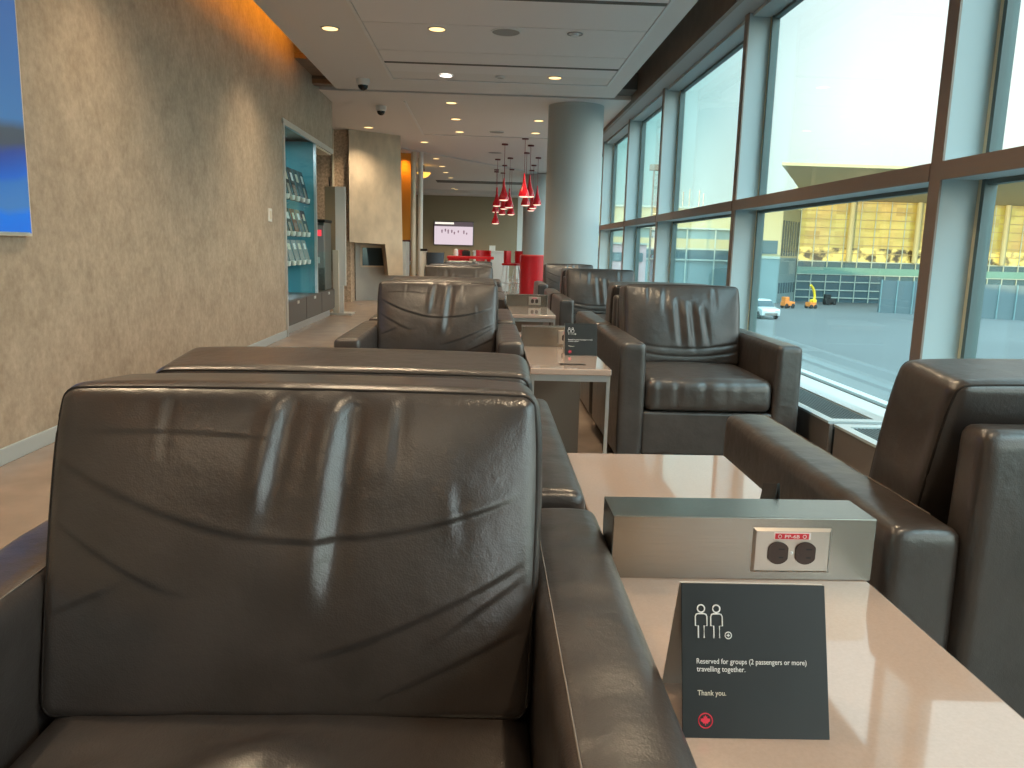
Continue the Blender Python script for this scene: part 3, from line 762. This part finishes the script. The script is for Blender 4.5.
for ri, z in enumerate((1.482, 1.082, .752)):
    for k in range(5):
        x = WX-.035
        o = smooth_by_angle(MB().lathe([(.012, 0), (.026, .005), (.032, .055), (.029, .055), (.022, .008), (1e-5, .006)], (0, 0, 0), 18).build('cup', M['white'], None, False, (x, cy0+.30+k*.255, z)))
        tag(o, '%s small white cup from the switch side along the %s shelf edge' % (pos_names[k], row_names[ri]), 'cup', 'small white cups on the %s shelf edge' % row_names[ri])
# coffee machine on the counter end
t = thing('coffee_machine', 'grey drinks machine with red display at the far end of the display case', 'coffee machine', (WX-.135, cy0+2.44, .385))
MB().box(-.125, .125, -.23, .23, 0, .90, .010).build('body', M['steel_dark'], t)
MB().box(-.075, .118, -.245, -.228, .30, .86, .004).build('front_panel', M['grey_grille'], t)
MB().box(.0, .085, -.251, -.243, .72, .80).build('display', emat('red_display', (.9, .06, .08), .9), t)
MB().box(-.03, .06, -.30, -.24, .36, .44, .006).build('spout', M['alu'], t)
MB().box(-.135, .135, -.25, .24, .90, .94, .005).build('lid', M['black'], t)
# white totem
t = thing('totem', 'tall white and brown display totem standing past the display case', 'totem', (-2.125, 11.53, 0))
MB().box(-.155, -.01, 0, .5, .62, 1.80, .004).build('brown_panel', M['tan_wall'], t)
MB().box(-.01, .135, .0, .03, .42, 1.80, .004).build('white_panel', M['white'], t)
MB().box(-.05, .035, -.025, .02, .03, .92, .004).build('post', M['cream'], t)
MB().box(.035, .10, .006, .03, .03, .42, .004).build('lower_panel', M['white'], t)
MB().box(-.10, .22, -.06, .25, 0, .03, .004).build('base_plate', M['alu'], t)
MB().tube([(-.10, .1, 1.80), (-.11, .1, 1.93)], .008).build('antenna', M['black'], t)

# ------------------------------------------------------------------ stone chimney and far left
struct(MB().box(-5.0, -2.36, 14.15, 14.6, 0, CZ2).build('wall_mosaic', M['mosaic']), 'brown pebble mosaic wall beside the stone chimney', 'wall')
struct(MB().box(-2.66, -2.63, 14.11, 14.15, 0, CZ2).build('trim_8', M['cream']), 'thin pale strip on the mosaic wall', 'trim')
t = thing('chimney', 'pale stone chimney with slanted overhang above a grey hearth', 'fireplace', (0, 0, 0))
yF = 14.05
def sy(x): return yF + (x+2.36)*.75
prof = [(-2.36, EYE+.02), (-1.80, EYE+.0), (-1.745, EYE-.55), (-1.50, EYE-.55), (-1.555, EYE+1.95), (-2.36, EYE+1.95)]
b = [(x, sy(x), z) for x, z in prof]; tp = [(x-.25, sy(x)+.8, z) for x, z in prof]
MB().quadbox(b, tp).build('stone_hood', M['stone'], t)
hz = [(-2.34, 14.55), (-1.50, 15.15), (-1.50, 15.9), (-2.34, 15.4)]
MB().prism(hz, 0, EYE+.06).build('hearth', M['hearth'], t)
hy = lambda x: 14.55+(x+2.34)*.714
fr = MB().quadbox([(-2.26, hy(-2.26)-.012, EYE-.42), (-1.84, hy(-1.84)-.012, EYE-.42), (-1.84, hy(-1.84)-.012, EYE-.03), (-2.26, hy(-2.26)-.012, EYE-.03)],
                  [(-2.26, hy(-2.26)+.03, EYE-.42), (-1.84, hy(-1.84)+.03, EYE-.42), (-1.84, hy(-1.84)+.03, EYE-.03), (-2.26, hy(-2.26)+.03, EYE-.03)]).build('opening_frame', M['stone'], t)
MB().quadbox([(-2.225, hy(-2.225)-.02, EYE-.39), (-1.87, hy(-1.87)-.02, EYE-.39), (-1.87, hy(-1.87)-.02, EYE-.07), (-2.225, hy(-2.225)-.02, EYE-.07)],
             [(-2.225, hy(-2.225), EYE-.39), (-1.87, hy(-1.87), EYE-.39), (-1.87, hy(-1.87), EYE-.07), (-2.225, hy(-2.225), EYE-.07)]).build('fire_glass', M['car_glass'], t)
struct(MB().box(-1.95, -1.56, 17.2, 17.4, 0, CZ3).build('wall_amber', M['amber']), 'amber lit strip of wall right of the stone chimney', 'wall')
light('SPOT', 'amber_lamp', (-1.74, 17.08, CZ3-.06), 26, (1, .42, .05), .08, (R(4), 0, 0), None, None, R(80))
for i, (x, mt, lb, r_) in enumerate(((-1.525, M['cream'], 'pale slim post right beside the amber strip', .055), (-1.375, M['white'], 'pale slim post second from the amber strip', .05))):
    tag(smooth_by_angle(MB().cyl((0, 0, 0), r_, 0, CZ3, 24).build('post', mt, None, False, (x, 16.95, 0))), lb, 'post', 'slim pale posts')
struct(MB().box(-1.52, -1.44, 18.0, 18.1, 1.30, CZ3).build('trim_9', M['brown_wood']), 'brown strip above the slim posts', 'trim')
t = thing('wall_sconce', 'small amber wall lamp beyond the slim posts', 'wall lamp', (-1.52, 19.6, EYE+1.68))
smooth_by_angle(MB().lathe([(1e-5, -.10), (.10, -.06), (.17, .02), (.15, .03), (1e-5, .03)], n=20).build('shade', emat('sconce', (1, .52, .08), 1.6), t), 60)
MB().cyl((0, 0, 0), .02, .03, .3, 10).build('stem', M['steel_dark'], t)
# dark chair by posts
t = thing('high_chair', 'dark high chair half hidden between the chimney and the slim posts', 'chair', (-1.70, 16.2, 0))
MB().box(-.18, .18, -.18, .18, .62, .70, .02).build('seat', M['black'], t)
MB().box(-.18, .18, .14, .19, .70, 1.12, .015).build('backrest', pm('dark_red', (.06, .01, .012), .5), t)
for x in (-.15, .15):
    for y in (-.15, .15): MB().box(x-.015, x+.015, y-.015, y+.015, 0, .62).build('leg', M['black'], t)

# ------------------------------------------------------------------ far dining area
def screen_rink():
    m, nt, b = new_mat('rink_screen'); N, L = nt.nodes, nt.links
    tc = N.new('ShaderNodeTexCoord'); sp = N.new('ShaderNodeSeparateXYZ'); L.new(tc.outputs['Object'], sp.inputs[0])
    r = N.new('ShaderNodeValToRGB'); e = r.color_ramp.elements; r.color_ramp.interpolation = 'CONSTANT'
    e[0].position = 0; e[0].color = (.68, .56, .62, 1); e[1].position = .90; e[1].color = (.10, .075, .08, 1)
    x = e.new(.66); x.color = (.09, .065, .075, 1)
    L.new(sp.outputs['Z'], r.inputs['Fac']); L.new(r.outputs['Color'], b.inputs['Emission Color']); b.inputs['Emission Strength'].default_value = 1
    b.inputs['Base Color'].default_value = (.02, .02, .02, 1)
    return m
t = thing('wall_television', 'wide television showing a pale ice rink on the far end wall', 'television', (-1.88, Y1-.01, EYE+.03))
MB().box(0, 1.43, -.05, 0, 0, .84, .006).build('frame', M['steel_dark'], t)
MB().box(.03, 1.40, -.056, -.05, .02, .82).build('panel', screen_rink(), t)
MB().box(.05, .72, -.058, -.055, .735, .80).build('score_banner', emat('banner', (.85, .80, .70), 1), t)
for k, (px, pz, ph) in enumerate(((.30, .42, .13), (.42, .47, .11), (.52, .40, .16), (.65, .43, .12), (.74, .38, .1), (.88, .44, .09), (1.08, .40, .14), (1.18, .38, .08))):
    s = MB().lathe([(1e-5, 0), (.018, .01), (.022, ph*.45), (.03, ph*.75), (.012, ph*.8), (.018, ph*.9), (1e-5, ph)], n=8, mx=Matrix.Translation((px, -.057, pz)) @ Matrix.Diagonal((1, .05, 1, 1)))
    s.build('skater', emat('skater_%d' % k, (.14, .08, .11), 1), t)

t = thing('red_counter', 'red lacquered counter with stools at it, below the far television', 'counter', (-.30, 16.2, 0))
MB().box(-.44, -.02, -.35, .35, .0, .78, .01).build('cabinet', M['red'], t)
MB().box(-.46, .46, -.40, .40, .78, .83, .008).build('worktop', M['red'], t)
for x in (.3, .42): MB().box(x-.02, x+.02, -.3, .3, 0, .78).build('leg', M['white'], t)
t = thing('white_counter', 'white serving counter behind the red counter', 'counter', (.13, 19.2, 0))
MB().box(-.42, .42, -.3, .3, 0, .90, .006).build('body', M['white'], t)
MB().box(-.44, .44, -.32, .32, .90, .935, .004).build('worktop', M['white'], t)
t = thing('white_box', 'small white box standing on the white serving counter', 'box', (.15, 19.1, .935))
MB().box(-.07, .07, -.06, .06, 0, .11, .006).build('body', M['white'], t); MB().box(-.075, .075, -.065, .065, .11, .125, .003).build('lid', M['cream'], t)
tag(smooth_by_angle(MB().lathe([(.045, 0), (.05, .04), (.04, .12), (.02, .14), (1e-5, .14)], n=16).build('jar', M['white'], None, False, (-.60, 16.15, .83))), 'small white jar on the left of the red counter', 'jar')
t = thing('black_kettle', 'small black box on the red counter', 'box', (-.40, 16.4, .83))
MB().box(-.08, .08, -.08, .08, 0, .10, .01).build('body', M['black'], t); MB().box(-.05, .05, -.05, .05, .10, .115, .004).build('lid', M['black'], t)
def stool(x, y, rz, label):
    t = thing('bar_stool', label, 'bar stool', (x, y, 0), rz, 'red bar stools')
    s = MB().rbox((.34, .34, .05), .02, (8, 8, 4), None, Matrix.Translation((0, 0, .66))); s.build('seat', M['red'], t, True)
    pts = []
    bk = MB()
    for k in range(9):
        a = R(200+140*k/8); pts.append((.17*math.cos(a), -.17*math.sin(a)))
    bk.prism([(x_, y_) for x_, y_ in pts] + [(x_*.88, y_*.88) for x_, y_ in reversed(pts)], .68, .95); bk.build('backrest', M['red'], t)
    for sx_ in (-1, 1):
        for sy_ in (-1, 1): MB().tube([(sx_*.13, sy_*.13, .64), (sx_*.19, sy_*.19, 0)], .012).build('leg', M['white'], t)
    MB().tube([(.17*math.cos(2*math.pi*k/20), .17*math.sin(2*math.pi*k/20), .25) for k in range(20)], .008, 6, True).build('footrest', M['white'], t)
    return t
s0 = stool(.56, 17.6, R(70), 'red bar stool with white legs nearest the white counter')
dup(s0, (.82, 18.1, 0), R(110), 'red bar stool with white legs nearest the red barrel armchair')
dup(s0, (-.52, 16.95, 0), 0, 'red stool back rising behind the red counter, left of its middle')
dup(s0, (-.05, 16.95, 0), 0, 'red stool back rising behind the right end of the red counter')
# red barrel chair
t = thing('barrel_chair', 'red high sided barrel chair in front of the columns', 'armchair', (1.08, 17.2, 0)); t.scale = (1.12, 1.12, 1)
sh = MB(); n = 24
pts = [(.30*math.cos(R(180+180*k/n)), .30*math.sin(R(180+180*k/n))) for k in range(n+1)]
ol = [(-.30, .30)] + pts + [(.30, .30), (.24, .30)] + [(x_*.8, y_*.8) for x_, y_ in reversed(pts)] + [(-.24, .30)]
sh.prism(ol, .02, .86); sh.build('shell', M['red'], t)
MB().box(-.235, .235, -.1, .28, .30, .45, .02).build('seat', M['red'], t)
MB().tube([(x_*.9, y_*.9, .862) for x_, y_ in [(-.30, .30)] + pts + [(.30, .30)]], .024, 8).build('rim', pm('red_rim', (.80, .10, .08), .35), t)
# navy tub chair and white screen
t = thing('tub_chair', 'dark navy tub chair below the far television', 'armchair', (-.90, 14.3, 0))
pts = [(.15*math.cos(R(180+180*k/n)), .15*math.sin(R(180+180*k/n))) for k in range(n+1)]
ol = [(-.15, .2)] + pts + [(.15, .2), (.11, .2)] + [(x_*.75, y_*.75) for x_, y_ in reversed(pts)] + [(-.11, .2)]
MB().prism(ol, .05, .90).build('shell', M['navy'], t); MB().box(-.11, .11, -.05, .2, .3, .44, .01).build('seat', M['navy'], t)
MB().cyl((0, .05, 0), .1, 0, .06, 20).build('base', M['black'], t)
t = thing('menu_stand', 'narrow white stand with a dark top left of the navy tub chair', 'stand', (-1.10, 14.4, 0))
MB().box(-.05, .05, -.10, .10, .02, .92, .004).build('board', M['white'], t); MB().box(-.06, .06, -.11, .11, .92, .96, .004).build('cap', M['black'], t); MB().box(-.10, .10, -.14, .14, 0, .02, .004).build('base', M['steel_dark'], t)
struct(MB().box(1.02, 1.20, 26.6, 26.8, 0, CZ3).build('trim_10', M['white']), 'pale post in front of the far end wall', 'trim')

# pendants
def make_pendant(drop):
    t = empty('pendant_lamp')
    MB().lathe([(1e-5, 0), (.06, 0), (.06, -.025), (1e-5, -.025)], n=24).build('canopy', pm('canopy', (.12, .012, .014), .5), t)
    MB().cyl((0, 0, 0), .004, -drop+.40, -.02, 6).build('cord', M['cord'], t)
    smooth_by_angle(MB().lathe([(.012, .40), (.018, .36), (.026, .26), (.045, .17), (.078, .09), (.095, .03), (.097, 0), (.088, 0), (.07, .09), (.035, .18), (.012, .30)], (0, 0, -drop), 28).build('shade', M['red_glass'], t), 60)
    smooth_by_angle(MB().lathe([(1e-5, -.018), (.045, -.016), (.080, -.006), (.086, .012), (.07, .06), (1e-5, .07)], (0, 0, -drop), 24).build('bulb', M['lamp_pend'], t), 60)
    return t
PEND = [(.650, 14.44, 1.0, 'front most and brightest of the right hand cluster'), (.313, 15.32, 1.02, 'largest of the left cluster'), (.80, 15.38, .94, 'just right of the brightest pendant'),
        (.786, 16.58, 1.04, 'directly behind the brightest pendant'), (.482, 17.61, 1.04, 'right edge of the left cluster, upper'), (.217, 17.94, 1.0, 'left edge of the left cluster, upper'),
        (1.071, 17.40, .98, 'right edge of the right cluster'), (1.07, 18.97, .98, 'low down in the right cluster, left of its lowest pair'), (1.093, 20.18, .98, 'low down in the right cluster, farther of its lowest pair'),
        (.40, 19.2, 1.0, 'middle of the left cluster'), (.226, 20.6, 1.02, 'lower left of the left cluster'), (.391, 20.9, 1.06, 'low in the left cluster beside its lower left one'),
        (.22, 20.1, 1.32, 'lowest of all the pendants, at the left'), (.592, 19.9, 1.10, 'right and low in the left cluster')]
for x, y, d, lb in PEND:
    # beyond the diagonal edge of the middle ceiling the far one is higher
    edge = 14.74+(x+2.81)*(21.7-14.74)/(1.84+2.81)
    z = CZ2 if y < edge-.05 else CZ3
    t = make_pendant(d + (z-CZ2)); t.location = (x, y, z)
    tag(t, 'red glass pendant lamp, '+lb, 'pendant lamp', 'red glass pendant lamps')

# ------------------------------------------------------------------ outdoors
GZ = EYE-5.5
struct(MB().box(2.5, 400, -120, 400, GZ-.5, GZ).build('ground', M['apron']), 'grey concrete apron outside', 'ground')
FY = 96.
k_ = FY/88.
def sunset_glass():  # sunset reflection put into a diffuse golden colour
    m, nt, b = new_mat('sunset_reflection_glazing'); N, L = nt.nodes, nt.links
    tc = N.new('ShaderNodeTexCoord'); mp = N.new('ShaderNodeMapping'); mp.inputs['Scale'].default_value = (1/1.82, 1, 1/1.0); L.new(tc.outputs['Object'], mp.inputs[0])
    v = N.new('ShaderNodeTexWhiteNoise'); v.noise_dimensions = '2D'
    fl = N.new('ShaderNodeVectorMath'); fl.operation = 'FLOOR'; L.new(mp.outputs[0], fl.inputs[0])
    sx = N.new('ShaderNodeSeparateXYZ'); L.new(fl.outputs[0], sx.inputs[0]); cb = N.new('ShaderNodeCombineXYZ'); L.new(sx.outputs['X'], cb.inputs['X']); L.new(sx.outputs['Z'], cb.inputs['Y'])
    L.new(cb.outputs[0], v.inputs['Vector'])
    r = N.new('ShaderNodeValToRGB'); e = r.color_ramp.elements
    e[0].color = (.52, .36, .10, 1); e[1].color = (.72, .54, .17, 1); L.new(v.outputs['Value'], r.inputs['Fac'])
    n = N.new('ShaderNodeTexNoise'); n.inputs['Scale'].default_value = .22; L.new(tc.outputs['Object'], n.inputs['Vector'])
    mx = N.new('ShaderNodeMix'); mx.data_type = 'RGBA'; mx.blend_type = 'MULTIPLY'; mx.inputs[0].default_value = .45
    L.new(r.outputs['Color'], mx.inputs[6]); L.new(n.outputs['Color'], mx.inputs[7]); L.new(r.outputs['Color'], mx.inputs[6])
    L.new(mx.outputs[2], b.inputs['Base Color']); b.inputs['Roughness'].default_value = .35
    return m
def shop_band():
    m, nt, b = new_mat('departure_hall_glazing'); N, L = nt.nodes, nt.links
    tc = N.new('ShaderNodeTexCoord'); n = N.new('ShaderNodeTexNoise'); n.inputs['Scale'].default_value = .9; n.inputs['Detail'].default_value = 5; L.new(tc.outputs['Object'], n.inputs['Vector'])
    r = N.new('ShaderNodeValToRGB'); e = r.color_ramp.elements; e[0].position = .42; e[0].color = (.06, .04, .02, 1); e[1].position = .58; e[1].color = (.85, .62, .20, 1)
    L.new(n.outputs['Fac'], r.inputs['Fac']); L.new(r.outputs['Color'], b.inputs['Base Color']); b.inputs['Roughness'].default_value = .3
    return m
t = thing('terminal_building', 'wide opposite terminal with golden sunlit glass front and overhanging roof', 'building', (0, 0, 0))
X0, X1 = 37.6, 110.
zsplit = EYE-.55
MB().box(X0, X1, FY, FY+12, zsplit+1.6, EYE+6.6).build('upper_glazing', sunset_glass(), t)
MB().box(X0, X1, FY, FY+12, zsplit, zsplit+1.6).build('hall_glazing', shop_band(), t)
MB().box(X0, X1, FY, FY+12, GZ, zsplit).build('lower_glazing', M['ext_glassdark'], t)
MB().box(X0, X1, FY-.25, FY, zsplit-1.55, zsplit-.75).build('spandrel', M['ext_green'], t)
g = MB(); gh = MB()
x = X0
while x < X1: g.box(x-.05, x+.05, FY-.12, FY, GZ, EYE+6.6); x += 1.82
z = EYE+6.4
while z > zsplit: gh.box(X0, X1, FY-.16, FY, z-.045, z+.045); z -= 1.0
for z in (zsplit-.05, zsplit-1.6, zsplit-2.5, zsplit-3.5, zsplit-4.4): g.box(X0, X1, FY-.2, FY, z-.06, z+.06)
g.build('mullions', M['ext_white'], t); gh.build('transoms', pm('bronze_transom', (.38, .28, .13), .5), t)
MB().quadbox([(X0+.3, FY-.3, EYE+6.6), (X1, FY-.3, EYE+6.6), (X1, FY+12, EYE+6.6), (X0+.3, FY+12, EYE+6.6)],
             [(30.6, 84, EYE+9.15), (X1, 84, EYE+9.15), (X1, FY+12, EYE+9.15), (41.5, FY+12, EYE+9.15)]).build('canopy_soffit', M['ext_roof'], t)
MB().prism([(30.4, 83.9), (X1, 83.9), (X1, FY+12), (41.5, FY+12)], EYE+9.15, EYE+9.45).build('roof_edge', M['ext_cream'], t)
for px_ in (43.6, 51.7, 62.5): MB().cyl((px_, FY-.5, 0), .32, zsplit, EYE+6.6, 16).build('column', M['ext_cream'], t)
MB().box(58.6, 60.3, FY-.3, FY-.2, zsplit, zsplit+1.7).build('red_panel', M['red'], t)
# side wing
t = thing('side_wing', 'grey panelled wing with a glazed corner left of the golden terminal', 'building', (0, 0, 0))
wing = [(30.3, 91), (33.6, 91), (37.5, 96.0), (37.5, 108), (34.0, 108)]
MB().prism(wing, GZ, EYE-.3).build('lower_wall', M['ext_panel'], t)
MB().prism([(x-.0, y) for x, y in wing], EYE-.3, EYE+5.4).build('upper_wall', M['ext_cream'], t)
for a in range(7):
    u = (a+.5)/7; x = 33.6+3.9*u; y = 91+5*u
    d = Vector((3.9, 5, 0)).normalized(); nn = Vector((5, -3.9, 0)).normalized()
    c0 = Vector((x, y, 0)); w2 = .30
    for z0, z1, nm, mt in ((EYE-.1, EYE+3.9, 'upper_window', M['ext_glassdark']), (GZ+1.1, GZ+2.3, 'lower_window', M['ext_glassdark'])):
        p = [c0-d*w2+nn*.03, c0+d*w2+nn*.03, c0+d*w2-nn*.1, c0-d*w2-nn*.1]
        MB().quadbox([(q.x, q.y, z0) for q in p], [(q.x, q.y, z1) for q in p]).build(nm, mt, t)
MB().box(30.8, 33.2, 90.9, 91, EYE+.1, EYE+1.6).build('front_window', M['ext_glassdark'], t)
MB().box(30.3, 33.6, 90.92, 91, EYE-.45, EYE-.2).build('white_band', M['ext_white'], t)
# long far building on the left of the window view
t = thing('long_building', 'long low terminal wing with sunlit cream top seen through the far windows', 'building', (0, 0, 0))
BY = 112
MB().box(8, 34.5, BY, BY+15, EYE+3.4, EYE+6.0).build('parapet', M['ext_cream'], t)
MB().box(8, 34.5, BY+.1, BY+15, GZ, EYE+3.4).build('wall', M['ext_panel'], t)
MB().box(8, 34.5, BY-.1, BY+.1, EYE+.5, EYE+1.9).build('cream_band', M['ext_cream'], t)
MB().box(8, 34.5, BY-.1, BY+.1, EYE-.9, EYE+.5).build('window_band', M['ext_glassdark'], t)
g = MB()
for z in (EYE-1.0, EYE+.5, EYE+3.3): g.box(8, 34.5, BY-.2, BY, z-.1, z+.1)
for x in range(8, 35, 4): g.box(x-.08, x+.08, BY-.2, BY, GZ, EYE+3.4)
g.build('white_strips', M['ext_white'], t)
MB().box(8, 35, BY-.2, BY+15, EYE+6.0, EYE+6.25).build('coping', M['ext_white'], t)
for x, h in ((27.6, 2.2), (28.5, 2.6), (29.9, 2.5), (30.5, 2.0)):
    MB().tube([(x, BY+2, EYE+6.2), (x, BY+2, EYE+6.2+h)], .07, 6).build('rooftop_mast', M['steel_dark'], t)
t = thing('pink_reflection', 'pinkish block standing for a reflection low in the farthest window', 'building', (0, 0, 0))  # added block, its colour imitates a pinkish reflection
MB().box(15.2, 20.0, 100, 104, GZ, EYE+.8).build('wall', M['ext_pink'], t); MB().box(15.6, 19.6, 99.9, 100, EYE-1.3, EYE-.2).build('window', M['ext_glassdark'], t); MB().box(15.0, 20.2, 99.8, 104.2, EYE+.8, EYE+1.0).build('roof', M['ext_white'], t)
t = thing('light_mast', 'tall apron light mast seen through a far narrow window', 'light mast', (19.8, 97, GZ))
MB().lathe([(.16, 0), (.09, 15.3)], n=12).build('pole', M['panel_brown'], t); MB().box(-.5, .9, -.3, .3, 15.0, 15.7, .05).build('lamp_head', M['panel_brown'], t)
# grey fence on the right
t = thing('blast_fence', 'grey panelled blast fence in front of the golden terminal', 'fence', (0, 0, 0))
def fline(u): return (40.2+u*24, 80-u*14)
a, b_ = fline(0), fline(1)
MB().quadbox([(a[0], a[1], GZ), (b_[0], b_[1], GZ), (b_[0], b_[1]+.3, GZ), (a[0], a[1]+.3, GZ)], [(a[0], a[1], GZ+3.25), (b_[0], b_[1], GZ+3.25), (b_[0], b_[1]+.3, GZ+3.25), (a[0], a[1]+.3, GZ+3.25)]).build('panels', M['ext_wall'], t)
pp = MB()
for k in range(20):
    x, y = fline(k/19); pp.box(x-.06, x+.06, y-.12, y, GZ, GZ+3.3)
pp.build('ribs', M['ext_panel'], t)

# SUV on the apron
t = thing('car', 'white SUV parked on the apron by the panelled wing', 'car', (24.45, 69.6, GZ), R(4)); t.scale = (.92, .92, .92)
# local: nose towards -Y... built along Y, length 4.5
body = [(-2.2, .35), (-2.228, .75), (-2.1, .98), (-1.1, 1.12), (2.2, 1.12), (2.228, .8), (2.2, .35)]
MB().prism(body, -.9, .9, 'x', .06).build('body', M['car_white'], t)
cab = [(-1.15, 1.10), (-.45, 1.66), (1.7, 1.70), (2.15, 1.12)]
MB().prism(cab, -.78, .78, 'x', .05).build('cabin', M['car_glass'], t)
MB().prism([(-.42, 1.64), (-.35, 1.74), (1.6, 1.77), (1.75, 1.66)], -.74, .74, 'x', .03).build('roof', M['car_white'], t)
for x in (-.82, .82):
    for y in (-1.4, 1.4):
        MB().lathe([(.1, -.11), (.34, -.11), (.36, -.05), (.36, .05), (.34, .11), (.1, .11)], n=24, mx=Matrix.Translation((x, y, .36)) @ Matrix.Rotation(R(90), 4, 'Y')).build('wheel', M['tyre'], t)
for x in (-.62, .62): MB().box(x-.22, x+.22, -2.26, -2.1, .78, .95, .03).build('headlamp', M['headlamp'], t)
MB().box(-.6, .6, -2.30, -2.2, .40, .62, .02).build('bumper', M['steel_dark'], t)
# yellow loader
t = thing('loader', 'yellow machine with a raised curved boom on the apron', 'vehicle', (34.6, 83.5, GZ), R(20))
t.scale = (.5, .5, .5)
MB().box(-.9, .7, -.8, .8, .4, 1.3, .08).build('chassis', M['orange'], t)
MB().box(.0, .9, -.6, .6, 1.3, 1.9, .08).build('cab', M['yellow'], t)
MB().tube([(.6, 0, 1.2), (.75, 0, 2.6), (.5, 0, 3.6), (0, 0, 4.4), (-.6, 0, 4.9)], .26, 8).build('boom', M['yellow'], t)
for x in (-.6, .5):
    for y in (-.75, .75): MB().lathe([(.05, -.12), (.42, -.12), (.42, .12), (.05, .12)], n=18, mx=Matrix.Translation((x, y, .42)) @ Matrix.Rotation(R(90), 4, 'X')).build('wheel', M['tyre'], t)
def tug(x, y, mt, label, rz):
    t = thing('baggage_tug', label, 'vehicle', (x, y, GZ), rz); t.scale = (.6, .6, .75)
    MB().box(-1.1, 1.1, -.6, .6, .35, .95, .08).build('chassis', mt, t)
    MB().box(-1.0, -.1, -.55, .55, .95, 1.6, .08).build('cab', M['tyre'] if mt is M['tyre'] else mt, t)
    for x_ in (-.7, .7):
        for y_ in (-.55, .55): MB().lathe([(.05, -.1), (.35, -.1), (.35, .1), (.05, .1)], n=16, mx=Matrix.Translation((x_, y_, .35)) @ Matrix.Rotation(R(90), 4, 'X')).build('wheel', M['tyre'], t)
tug(31.8, 82.8, M['orange'], 'orange baggage tug beside the white SUV', R(20))
tug(39.6, 90.5, M['tyre'], 'dark baggage tug right of the yellow machine', R(10))

# ------------------------------------------------------------------ light: sky and sun
wd = bpy.data.worlds.new('sky'); sc.world = wd; wd.use_nodes = True
N, L = wd.node_tree.nodes, wd.node_tree.links; N.clear()
out = N.new('ShaderNodeOutputWorld'); bg = N.new('ShaderNodeBackground'); L.new(bg.outputs[0], out.inputs[0])
tc = N.new('ShaderNodeTexCoord'); sp = N.new('ShaderNodeSeparateXYZ'); L.new(tc.outputs['Generated'], sp.inputs[0])
# across: aquamarine along the terminal (+Y), white over the apron (+X)
az = N.new('ShaderNodeMapRange'); az.inputs['From Min'].default_value = .16; az.inputs['From Max'].default_value = .40; L.new(sp.outputs['X'], az.inputs['Value'])
hor = N.new('ShaderNodeMix'); hor.data_type = 'RGBA'; hor.inputs[6].default_value = (.26, .66, .70, 1); hor.inputs[7].default_value = (.93, .93, .92, 1)
L.new(az.outputs[0], hor.inputs[0])
low = N.new('ShaderNodeMapRange'); low.inputs['From Min'].default_value = .0; low.inputs['From Max'].default_value = .16; L.new(sp.outputs['Z'], low.inputs['Value'])
warm = N.new('ShaderNodeMix'); warm.data_type = 'RGBA'; warm.inputs[6].default_value = (.70, .84, .74, 1); L.new(low.outputs[0], warm.inputs[0]); L.new(hor.outputs[2], warm.inputs[7])
up = N.new('ShaderNodeMapRange'); up.inputs['From Min'].default_value = .18; up.inputs['From Max'].default_value = .75; L.new(sp.outputs['Z'], up.inputs['Value'])
sky = N.new('ShaderNodeMix'); sky.data_type = 'RGBA'; sky.inputs[7].default_value = (.46, .72, .84, 1); L.new(up.outputs[0], sky.inputs[0]); L.new(warm.outputs[2], sky.inputs[6])
L.new(sky.outputs[2], bg.inputs['Color'])
hi = N.new('ShaderNodeMapRange'); hi.inputs['From Min'].default_value = .38; hi.inputs['From Max'].default_value = .75; hi.inputs['To Min'].default_value = 1.3; hi.inputs['To Max'].default_value = 3.2; L.new(sp.outputs['Z'], hi.inputs['Value'])
bk = N.new('ShaderNodeMapRange'); bk.inputs['From Min'].default_value = .10; bk.inputs['From Max'].default_value = -.35; bk.inputs['To Min'].default_value = 1.0; bk.inputs['To Max'].default_value = 3.2; L.new(sp.outputs['Y'], bk.inputs['Value'])
ml = N.new('ShaderNodeMath'); ml.operation = 'MULTIPLY'; L.new(hi.outputs[0], ml.inputs[0]); L.new(bk.outputs[0], ml.inputs[1]); L.new(ml.outputs[0], bg.inputs['Strength'])
sun = bpy.data.lights.new('sun', 'SUN'); sun.energy = 4.2; sun.color = (1, .78, .38); sun.angle = R(.6)
so = bpy.data.objects.new('sun', sun); COL.objects.link(so)
d = Vector((.60, .80, -math.tan(R(5.8)))).normalized(); so.rotation_euler = d.to_track_quat('-Z', 'Y').to_euler(); so.location = (-20, -30, 20)

sc.view_settings.view_transform = 'Standard'; sc.view_settings.look = 'None'; sc.view_settings.gamma = 1
sc.view_settings.exposure = 0.18; sc.view_settings.use_curve_mapping = False
sc.cycles.use_denoising = True
sc.cycles.max_bounces = 10; sc.cycles.diffuse_bounces = 4; sc.cycles.transparent_max_bounces = 16
sc.cycles.caustics_reflective = False; sc.cycles.sample_clamp_indirect = 6
